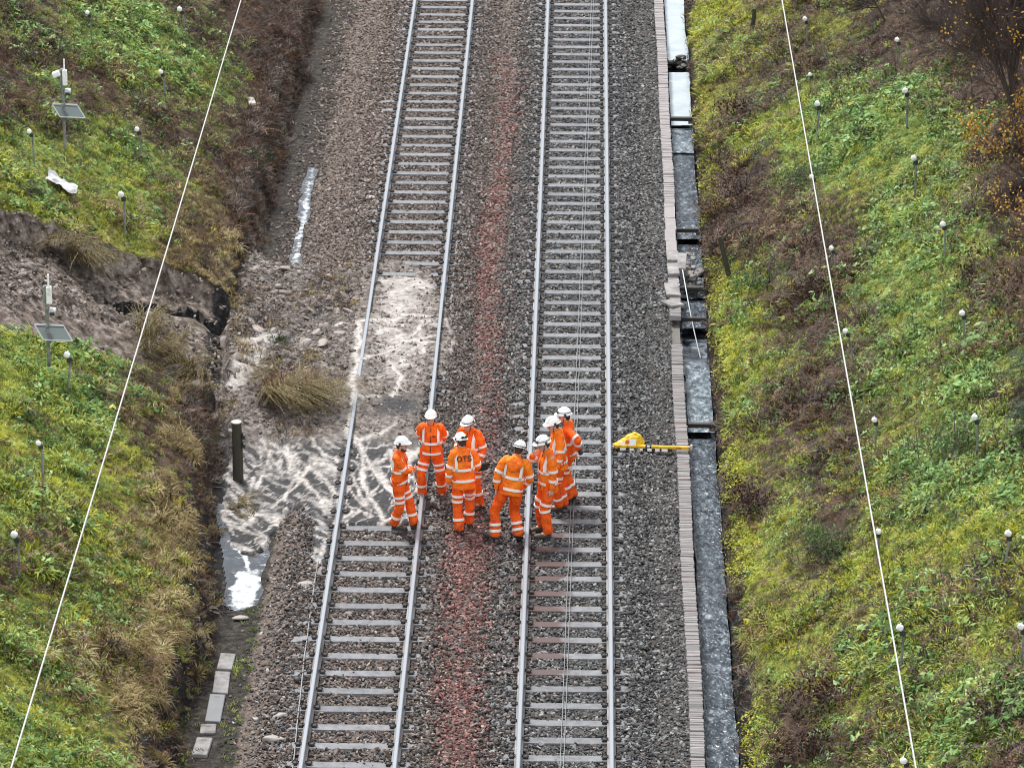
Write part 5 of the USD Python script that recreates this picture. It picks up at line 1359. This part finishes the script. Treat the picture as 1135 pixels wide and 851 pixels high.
def sow(name, label, sel, protos, s0, s1, lean=.5, tilt=.25, cat='undergrowth'):
    k = int(sel.sum())
    if not k:
        return
    n3 = na[sel] * lean + np.array([0, 0, 1 - lean]); n3 /= np.linalg.norm(n3, axis=1, keepdims=True)
    tall = .58 + .85 * np.clip(noise(np.stack([xa[sel] * 1.25, ya[sel] * .95, 0 * xa[sel] + 21], -1), 70) * 1.6 - .4, 0, 1) ** 1.3
    s = (r5.uniform(s0, s1, k) * tall)[:, None] * np.ones(3)
    instances(name, protos, np.stack([xa, ya, za], 1)[sel], quats(k, tilt, n3, r5), s, r5.integers(0, len(protos), k), label=label, category=cat)


R = r5.random(len(xa))
W = noise(np.stack([xa * .8, ya * .6, 0 * xa + 3], -1), 66)
sow('leafy_undergrowth', 'low leafy green undergrowth of bramble and nettle over both banks', (pick == 0) & (R < .5), [('leaf_clump', leaves(20 if i < 3 else 12, .16, .2, .034 if i < 3 else .045, 400 + i, True, .45), v_green, False) for i in range(6)], .6, 1.5, .8)
sow('green_grass', 'green grass growing among the leaves on both banks', (pick == 0) & (R >= .62) | (pick == 0) & (R >= .5) & (R < .56) | (pick == 1) & (R > .78), [('tuft', blades(26, .19, .09, .008, .6, 420 + i, .8), v_grass, False) for i in range(4)], .6, 1.3)
sow('mossy_growth', 'bright yellow green moss and fine grass on both banks', ((pick == 1) & (R <= .66) | (pick == 0) & (R >= .56) & (R < .62)), [('cushion', leaves(34, .15, .09, .026, 440 + i, False, .5), v_lime, False) for i in range(3)] + [('tuft', blades(30, .17, .12, .007, .4, 445, .8), v_lime, False)], .6, 1.4, .9)
sow('yellow_grass', 'yellowing grass between the mossy patches on both banks', (pick == 1) & (R > .66) & (R <= .78), [('tuft', blades(28, .17, .1, .008, .7, 450 + i, .9), v_lime if i else v_straw, False) for i in range(3)], .6, 1.3)
sow('straw_grass', 'dead straw coloured grass drooping in tussocks on both banks', (pick == 2) & (R < .62), [('tussock', blades(44, .2, .1, .007, .85, 460 + i, .9), v_straw, False) for i in range(4)], .55, 1.25)
sow('dead_bracken', 'collapsed brown bracken fronds on both banks', (pick == 3) & (R < .30) | (pick == 2) & (R > .9), [('frond', fern(4, .42, 470 + i), v_bracken, False) for i in range(5)], .5, 1.15, .8)
sow('dead_stems', 'tangled dead brown and grey stems matted over both banks', (pick == 3) & (R >= .30) & (R < .85) | (pick == 4) & (R < .28), [('stems', stalks(22, .42, 480 + i), v_stalk if i % 2 else v_bracken, False) for i in range(6)], .5, 1.2, .95)
sow('dark_leaves', 'dark sodden leaves lying in the bare hollows of both banks', (pick == 4) & (R > .8) | (pick == 3) & (R > .93), [('leaf_litter', leaves(16, .16, .06, .03, 490 + i, False), v_bracken if i else v_dark, False) for i in range(3)], .6, 1.2, .95)
sow('yellow_leaves', 'scattered yellow autumn leaves on low plants of both banks', (R > .89) & (R < .90) | (W > .62) & (R > .1) & (R < .13), [('leaf_spray', leaves(9, .13, .2, .028, 495 + i, False), v_fleck, False) for i in range(2)], .6, 1.2, .6)
v_weed = veg('ditch_weed_green', [(0, (.015, .022, .008)), (.5, (.06, .085, .025)), (1, (.2, .24, .09))])
# thin weeds in the left ditch
k = 1300
xw, yw = r5.uniform(-6.5, -5.35, k), r5.uniform(-14, -2.2, k)
okk = (noise(np.stack([xw * 2, yw * 1.2, 0 * xw], -1), 12) > .42) & (poly_depth(PUDDLE, xw, yw) < -.1) & (poly_depth(DARK_POOL, xw, yw) < -.1) & ((yw > -5.7) | (np.abs(xw + 5.87) > .2))
xw, yw = xw[okk], yw[okk]; k = len(xw)
instances('ditch_weeds', [('weed', leaves(7, .07, .05, .018, 500 + i, False), v_weed, False) for i in range(3)] + [('weed', blades(8, .1, .05, .006, .4, 503), v_grass, False)], np.stack([xw, yw, land_bed(xw, yw)], 1), quats(k, .3, r=r5), r5.uniform(.5, 1.2, k)[:, None] * np.ones(3), r5.integers(0, 4, k), label='small green weeds creeping over the bed of the left ditch', category='weeds')
# grass hanging over the foot of the left bank
k = 900
yw = r5.uniform(-15, 3.0, k); dd = r5.uniform(.38, 1.0, k); xw = x_left(yw) - dd
okk = noise(np.stack([xw * .9, yw * .8, 0 * xw], -1), 13) > .52
xw, yw = xw[okk], yw[okk]; k = len(xw)
instances('overhanging_grass', [('tussock', blades(60, .23, .09, .007, .9, 510 + i, 1.0), v_straw, False) for i in range(4)], np.stack([xw, yw, land_left(xw, yw) - .04], 1), quats(k, .35, normals(land_left, xw, yw) * .7 + [0, 0, .3], r5), r5.uniform(.55, 1.2, k)[:, None] * np.ones(3), r5.integers(0, 4, k), label='straw coloured grass hanging over the foot of the left bank', category='grass')
k = 2600
yw = r5.uniform(2, 37, k); dd = r5.uniform(-.05, .6, k) ; xw = x_left(yw) - dd
okk = (poly_depth(SCAR, xw, yw) < -.1) & (mud_at(xw, yw) < -.3)
xw, yw = xw[okk], yw[okk]; k = len(xw)
instances('foot_stems', [('stems', stalks(24, .4, 530 + i), v_stalk if i % 2 else v_bracken, False) for i in range(6)], np.stack([xw, yw, np.maximum(land_left(xw, yw), land_bed(xw, yw)) - .03], 1), quats(k, .35, normals(land_left, xw, yw) * .5 + [0, 0, .5], r5), r5.uniform(.5, 1.3, k)[:, None] * np.ones(3), r5.integers(0, 6, k), label='dead stems matted along the foot of the left bank beyond the slip', category='undergrowth')
k = 900
xw, yw = r5.uniform(-7.0, -4.5, k), r5.uniform(3.6, 14, k)
mzz = mud_at(xw, yw)
okk = (mzz > -.35) & (noise(np.stack([xw * 1.3, yw * .8, 0 * xw], -1), 15) > .5)
xw, yw, mzz = xw[okk], yw[okk], mzz[okk]; k = len(xw)
instances('torn_stems', [('stems', stalks(16, .3, 550 + i), v_stalk if i % 2 else v_bracken, False) for i in range(4)] + [('tuft', blades(26, .2, .08, .006, .9, 555, 1.1), v_straw, False)], np.stack([xw, yw, mzz - .01], 1), quats(k, .5, r=r5), r5.uniform(.4, 1.1, k)[:, None] * np.ones(3), r5.integers(0, 5, k), label='torn roots and dead stems caught in the debris of the landslip', category='debris')
# moss over the lip of the channel
k = 1700
yw = r5.uniform(-15, 34, k); xw = X_RIGHT + .04 + .34 * r5.random(k) ** .7
okk = noise(np.stack([xw * .6, yw * .5, 0 * xw], -1), 14) > .42
xw, yw = xw[okk], yw[okk]; k = len(xw)
instances('lip_moss', [('cushion', leaves(40, .16, .12, .026, 520 + i, False, .5), v_lime, False) for i in range(3)], np.stack([xw, yw, land_right(xw, yw) - .03], 1), quats(k, .3, r=r5), r5.uniform(.6, 1.3, k)[:, None] * np.ones(3), r5.integers(0, 3, k), label='yellow green moss cushions along the lip of the drainage channel', category='moss')

k = 1500
yw = r5.uniform(-16, 35, k); xw = X_RIGHT + r5.uniform(.0, .3, k)
instances('lip_stems', [('stems', stalks(22, .3, 540 + i), v_stalk if i % 2 else v_bracken, False) for i in range(4)] + [('leaf_litter', leaves(16, .14, .06, .03, 545, False), v_dark, False)], np.stack([xw, yw, land_right(xw, yw) - .02], 1), quats(k, .5, r=r5), r5.uniform(.5, 1.1, k)[:, None] * np.ones(3), r5.integers(0, 5, k), label='dark dead stems hanging over the far side of the drainage channel', category='undergrowth')

# plants one can point at
def shrub(name, at, label, cat, parts, group=None, rz=0.):
    p = thing(name, label, cat, (at[0], at[1], float(max(land(*at), -1)) - .03), rz, group)
    for nm, mesh, m in parts:
        obj(nm, mesh, m, p)
    return p


def ball_leaves(n, rx, ry, rz, size, seed, slim=.5):
    r = np.random.default_rng(seed); V, F = [], []
    lobes = r.normal(0, .5, (9, 3)); lobes[:, 2] = np.abs(lobes[:, 2])
    for i in range(n):
        c = lobes[r.integers(9)] + r.normal(0, .28, 3)
        c = c * [rx, ry, rz]; c[2] = abs(c[2]) + .03
        ax = r.normal(size=3); ax /= np.linalg.norm(ax); nn = r.normal(size=3) + [0, 0, .8]; sd = np.cross(ax, nn); sd /= np.linalg.norm(sd)
        s = size * r.uniform(.6, 1.3); k = len(V)
        V += [c - ax * s, c + sd * s * slim, c + ax * s, c - sd * s * slim]; F += [[k, k + 1, k + 2], [k, k + 2, k + 3]]
    return np.array(V), np.array(F)


isl = lambda name, ramp, tr=.25: mat(name, ramp, 26., rough=.6, by='fine', translucent=tr, spec=.35)
i_dark = isl('evergreen_leaf', [(.0, (.008, .02, .010)), (.5, (.02, .045, .018)), (.85, (.045, .085, .03)), (1, (.09, .14, .05))])
i_red = isl('red_brown_leaf', [(.0, (.008, .003, .003)), (.5, (.035, .011, .008)), (1, (.10, .038, .024))])
i_gold = isl('gold_leaf', [(.0, (.2, .08, .015)), (.4, (.5, .25, .03)), (.8, (.75, .5, .08)), (1, (.8, .68, .3))])
i_green = isl('bramble_leaf', [(.0, (.03, .06, .018)), (.5, (.08, .15, .04)), (1, (.19, .28, .09))])
i_straw = isl('tussock_straw', [(.0, (.04, .026, .010)), (.35, (.075, .05, .02)), (.6, (.18, .13, .05)), (.8, (.30, .26, .075)), (1, (.46, .38, .2))])
i_rust = isl('rusty_stalk', [(.0, (.06, .02, .012)), (.6, (.15, .055, .03)), (1, (.26, .13, .07))], 0.)
m_bark = mat('bark', [(.03, .022, .018), (.085, .065, .055)], 14., rough=.85)
m_twig = mat('twig', [(.035, .024, .022), (.10, .072, .064)], 6., rough=.8)



def tangle(n, h, spread, seed, fall):
    """dead grass lying over mostly one way, in several uneven locks"""
    r = np.random.default_rng(seed); V, F = [], []
    locks = [(r.normal(0, spread * .6, 2), r.normal(0, .8, 2) + fall, r.uniform(.35, 1.2)) for _ in range(12)]
    for i in range(n):
        b, d, k_ = locks[r.integers(9)]
        d = d + r.normal(0, .33, 2); b = b + r.normal(0, spread * .28, 2); l = h * k_ * r.uniform(.5, 1.3)
        p0 = np.array([*b, 0]); p1 = p0 + np.array([*(d * l * .4), l * r.uniform(.35, .65)]); p2 = p1 + np.array([*(d * l * .5), l * r.uniform(-.2, .12)]); p3 = p2 + np.array([*(d * l * .35 + r.normal(0, .03, 2)), -l * r.uniform(.1, .5)])
        s = np.array([-d[1], d[0], 0]) / max(np.hypot(*d), .1) * r.uniform(.003, .006)
        k = len(V); V += [p0 - s, p0 + s, p1 + s, p1 - s, p2 + s, p2 - s, p3]
        F += [[k, k + 1, k + 2], [k, k + 2, k + 3], [k + 3, k + 2, k + 4], [k + 3, k + 4, k + 5], [k + 5, k + 4, k + 6]]
    return np.array(V), np.array(F)


# the great tussock torn from the bank and dropped by the left line
for i, (x, y, s, n, lab) in enumerate([(-5.75, 5.35, 1.25, 420, 'big straw tussock torn loose and dropped between the slip and the left rail'), (-5.2, 5.2, 1.1, 380, 'straw tussock on the right of the clump dropped beside the left rail'), (-5.45, 6.1, 1.0, 300, 'straw tussock at the back of the clump dropped beside the left rail'),
                                    (-10.25, 7.9, 1.0, 220, 'yellow tussock left on the scar below the upper edge'), (-9.75, 8.1, 1.1, 220, 'pair of yellow green tussocks at the middle of the scar top'), (-8.35, 5.75, 1.0, 260, 'tussock hanging over the lower rim of the scar by the cable'),
                                    (-7.7, 4.75, 1.05, 300, 'long straw tussock draped over the lower rim of the scar near the ditch'), (-7.35, 4.5, 1.1, 260, 'lowest straw tussock on the corner of the bank above the ditch'), (-8.0, 5.35, .95, 260, 'straw tussock in the middle of the lower scar rim'), (-6.25, .9, .5, 90, 'small yellow tuft in the flooded ditch just below the timber post'), (-5.9, .35, .45, 80, 'round yellow tuft standing alone in the dark pool')]):
    z = ground(x, y)
    p = thing('grass_tussock', lab, 'tussock', (x, y, z - .04), float(rng.uniform(0, 6)), 'tussocks on and around the slip')
    obj('dead_blades', tangle(int(n * 1.5), .42 * s, .27 * s, 600 + i, (.35, -.8)), i_straw, p)
    if i < 3:
        obj('red_stalks', stalks(110, .55 * s, 620 + i, .006, .2), i_rust, p)
    if s > .9:
        obj('root_ball', (lambda q: (q[0] * [.26 * s, .3 * s, .2 * s], q[1]))(rock(630 + i, 2)), m_clod, p)
spr = lambda n, h, seed: blades(n, h, h * .35, .016, .5, seed, 1.1)
for i, (x, y, h, lab) in enumerate([(-7.3, 18.6, .6, 'small dark evergreen bush at the foot of the brown left bank'), (-9.5, 8.2, .55, 'dark green bush lying on the landslip scar by the tussocks'), (-5.95, 8.5, .42, 'small dark green sprig in the slip debris beside the cream stream')]):
    p = thing('evergreen_bush', lab, 'bush', (x, y, ground(x, y) - .05), float(i), 'small dark evergreen bushes')
    obj('foliage', ball_leaves(900, h * .55, h * .5, h * .5, .03, 640 + i, .22), i_dark, p)
    obj('stem', MB().tube([(0, 0, -.1), (.02, 0, h * .3), (0, .03, h * .7)], [.025, .018, .006], 5).out(), m_bark, p)
for i, (x, y, rx, rz, k_, n, lab) in enumerate([(3.45, -.4, .5, .34, i_red, 700, 'dark red brown bush low on the right bank just above the channel'), (4.25, -9.7, .55, .5, i_red, 800, 'dark red brown bush on the right bank near the bottom edge'), (4.0, -11.2, .5, .35, i_red, 600, 'lowest dark brown bush on the right bank near the channel'),
                                           (4.95, 15.3, .6, .4, i_green, 900, 'green bramble bush on the right bank under the cable'), (3.85, 16.7, .75, .3, i_red, 900, 'wide dark brown bush above the channel, beyond the leaning post'), (4.05, 22.4, .5, .3, i_red, 600, 'small dark brown bush among yellow grass high up the right bank'),
                                           (4.7, 2.4, .6, .25, i_red, 700, 'brown bush in the middle of the right bank opposite the yellow pole'), (4.6, -4.0, .7, .3, i_green, 800, 'dark leaved bramble between the channel and the cable, opposite the men'), (6.9, -3.2, .8, .4, i_green, 1200, 'broad bramble patch below the high posts on the right bank'),
                                           (6.75, -13.6, .6, .4, i_red, 800, 'dark bush in the bottom right corner of the bank'), (4.05, 10.4, .6, .3, i_green, 800, 'leafy bramble beside the mossy lip of the channel'), (7.75, 4.4, .45, .4, i_red, 500, 'dark dead bush high on the right bank between two posts')]):
    shrub('bush', (x, y), lab, 'bush', [('foliage', ball_leaves(n, rx, rx * 1.2, rz, .035, 660 + i), k_), ('twigs', stalks(60, rx * 1.5, 680 + i, .008, .2), m_twig)], 'bushes on the right bank', float(i))


def tree(name, at, label, h, seed, levels, spread, leaf=None, n_leaf=0, leaf_size=.04, lean=(0, 0), crown_from=.5, rbase=.07, kids=(5, 7), group=None, twig_r=.006):
    r = np.random.default_rng(seed)
    big, small, tips = MB(), MB(), []

    def grow(p, d, l, rad, lv):
        n = 5
        pts, q, dd = [p], p, d
        for i in range(n):
            dd = dd + r.normal(0, .10, 3) + [0, 0, .05]; dd /= np.linalg.norm(dd)
            q = q + dd * l / n; pts.append(q)
        rs = np.linspace(rad, max(rad * .45, .003), n + 1)
        (big if lv < 2 else small).tube(pts, rs, 6 if lv == 0 else 4 if lv < 2 else 3, cap=False)
        if lv >= levels - 1:
            tips.extend(pts[2:])
        if lv < levels:
            for c in range(r.integers(*kids)):
                t = r.uniform(crown_from if lv == 0 else .25, 1)
                k = min(int(t * n), n - 1); b = pts[k] + (pts[k + 1] - pts[k]) * (t * n - k)
                nd = dd * .75 + spread * r.normal(0, .55, 3) + [lean[0] * .15, lean[1] * .15, .12]; nd /= np.linalg.norm(nd)
                grow(b, nd, l * r.uniform(.45, .72), max(rs[k] * .55, .004), lv + 1)

    d0 = np.array([lean[0], lean[1], 1.]); d0 /= np.linalg.norm(d0)
    grow(np.array([0, 0, -.1]), d0, h, rbase, 0)
    p = thing(name, label, 'tree', (at[0], at[1], float(land(*at))), 0, group)
    obj('trunk', big.out(), m_bark, p)
    cr = small.out()
    q = obj('crown', cr, m_twig, p)
    if leaf is not None:
        T = np.array(tips)[r.integers(0, len(tips), n_leaf)] + r.normal(0, .09, (n_leaf, 3))
        V, F = [], []
        for c in T:
            ax = r.normal(size=3); ax /= np.linalg.norm(ax); sd = np.cross(ax, r.normal(size=3)); sd /= np.linalg.norm(sd); s = leaf_size * r.uniform(.6, 1.3); k = len(V)
            V += [c - ax * s, c + sd * s * .6, c + ax * s, c - sd * s * .6]; F += [[k, k + 1, k + 2], [k, k + 2, k + 3]]
        obj('leaves', (np.array(V), np.array(F)), leaf, q)
    return p


tree('bare_tree', (8.9, 9.6), 'bare purple brown tree fanning up the right edge of the bank', 3.6, 701, 4, .62, i_gold, 900, .034, (-.03, .05), .06, .05, (8, 11))
tree('bare_tree', (9.35, 13.6), 'twiggy tree with golden leaves in the top right corner', 2.5, 702, 4, .8, i_gold, 3600, .045, (.02, 0), .15, .045, (7, 10))
tree('young_beech', (8.95, 7.3), 'young tree with copper orange leaves at the right edge', 1.9, 703, 3, .9, i_gold, 2600, .036, (-.05, -.05), .1, .035, (6, 9))
tree('young_beech', (8.75, 3.0), 'low sapling with yellow leaves at the right edge below the copper one', 1.5, 704, 3, .95, i_gold, 800, .032, (-.1, 0), .05, .03, (6, 8))
for i, (x, y, h, lean, lab) in enumerate([(7.3, 23.3, 1.3, (-.4, .4), 'leaning grey thicket at the top of the right bank, left of three'), (8.5, 21.6, 1.5, (-.3, .3), 'grey brown bare thicket in the middle of the top right bank'), (9.3, 19.0, 1.6, (-.3, .2), 'bare thicket beside the twiggy golden tree'), (8.6, 17.6, 1.1, (-.3, .1), 'small bare thicket above the third high post')]):
    tree('bare_thicket', (x, y), lab, h, 710 + i, 3, 1.0, None, 0, .03, lean, .05, .03, (8, 12), 'bare thickets on the upper right bank')
for i, (x, y, h, lab) in enumerate([(8.5, -2.0, 1.5, 'dark evergreen tree at the right edge of the bank, farther of two'), (8.15, -4.3, 1.15, 'dark evergreen tree at the right edge of the bank, nearer of two')]):
    p = thing('evergreen_tree', lab, 'tree', (x, y, float(land(x, y)) - .05), 0, 'dark evergreens at the right edge')
    r6 = np.random.default_rng(720 + i)
    cr = MB(); tr = MB().tube([(0, 0, -.1), (.03, 0, h * .5), (0, 0, h)], [.05, .035, .012], 6)
    for lv in np.linspace(.08, 1, 15):
        for a in r6.uniform(0, 6.28, 9):
            l = h * .62 * (1.08 - lv) * r6.uniform(.6, 1.1) + .08
            d = np.array([math.cos(a), math.sin(a), 0]); s = np.array([-d[1], d[0], 0]); b = np.array([0, 0, h * lv])
            tr.tube([b, b + d * l * .6 + [0, 0, .02], b + d * l + [0, 0, -.12 * l]], [.01, .007, .003], 3, cap=False)
            V, F = [], []
            for t in np.linspace(.12, 1, 24):
                c = b + d * l * t + [0, 0, .05 * math.sin(t * 3) - .12 * l * t * t]
                for sg in (-1, 1):
                    e = c + s * sg * (.16 * l * (1.25 - t) + .04) + d * .06 + [0, 0, r6.normal(-.02, .02)]
                    k = len(V); V += [c, c + d * .022, e]; F += [[k, k + 1, k + 2]]
            cr.add(V, F)
    obj('trunk', tr.out(), m_bark, p); obj('crown', cr.out(), i_dark, p)
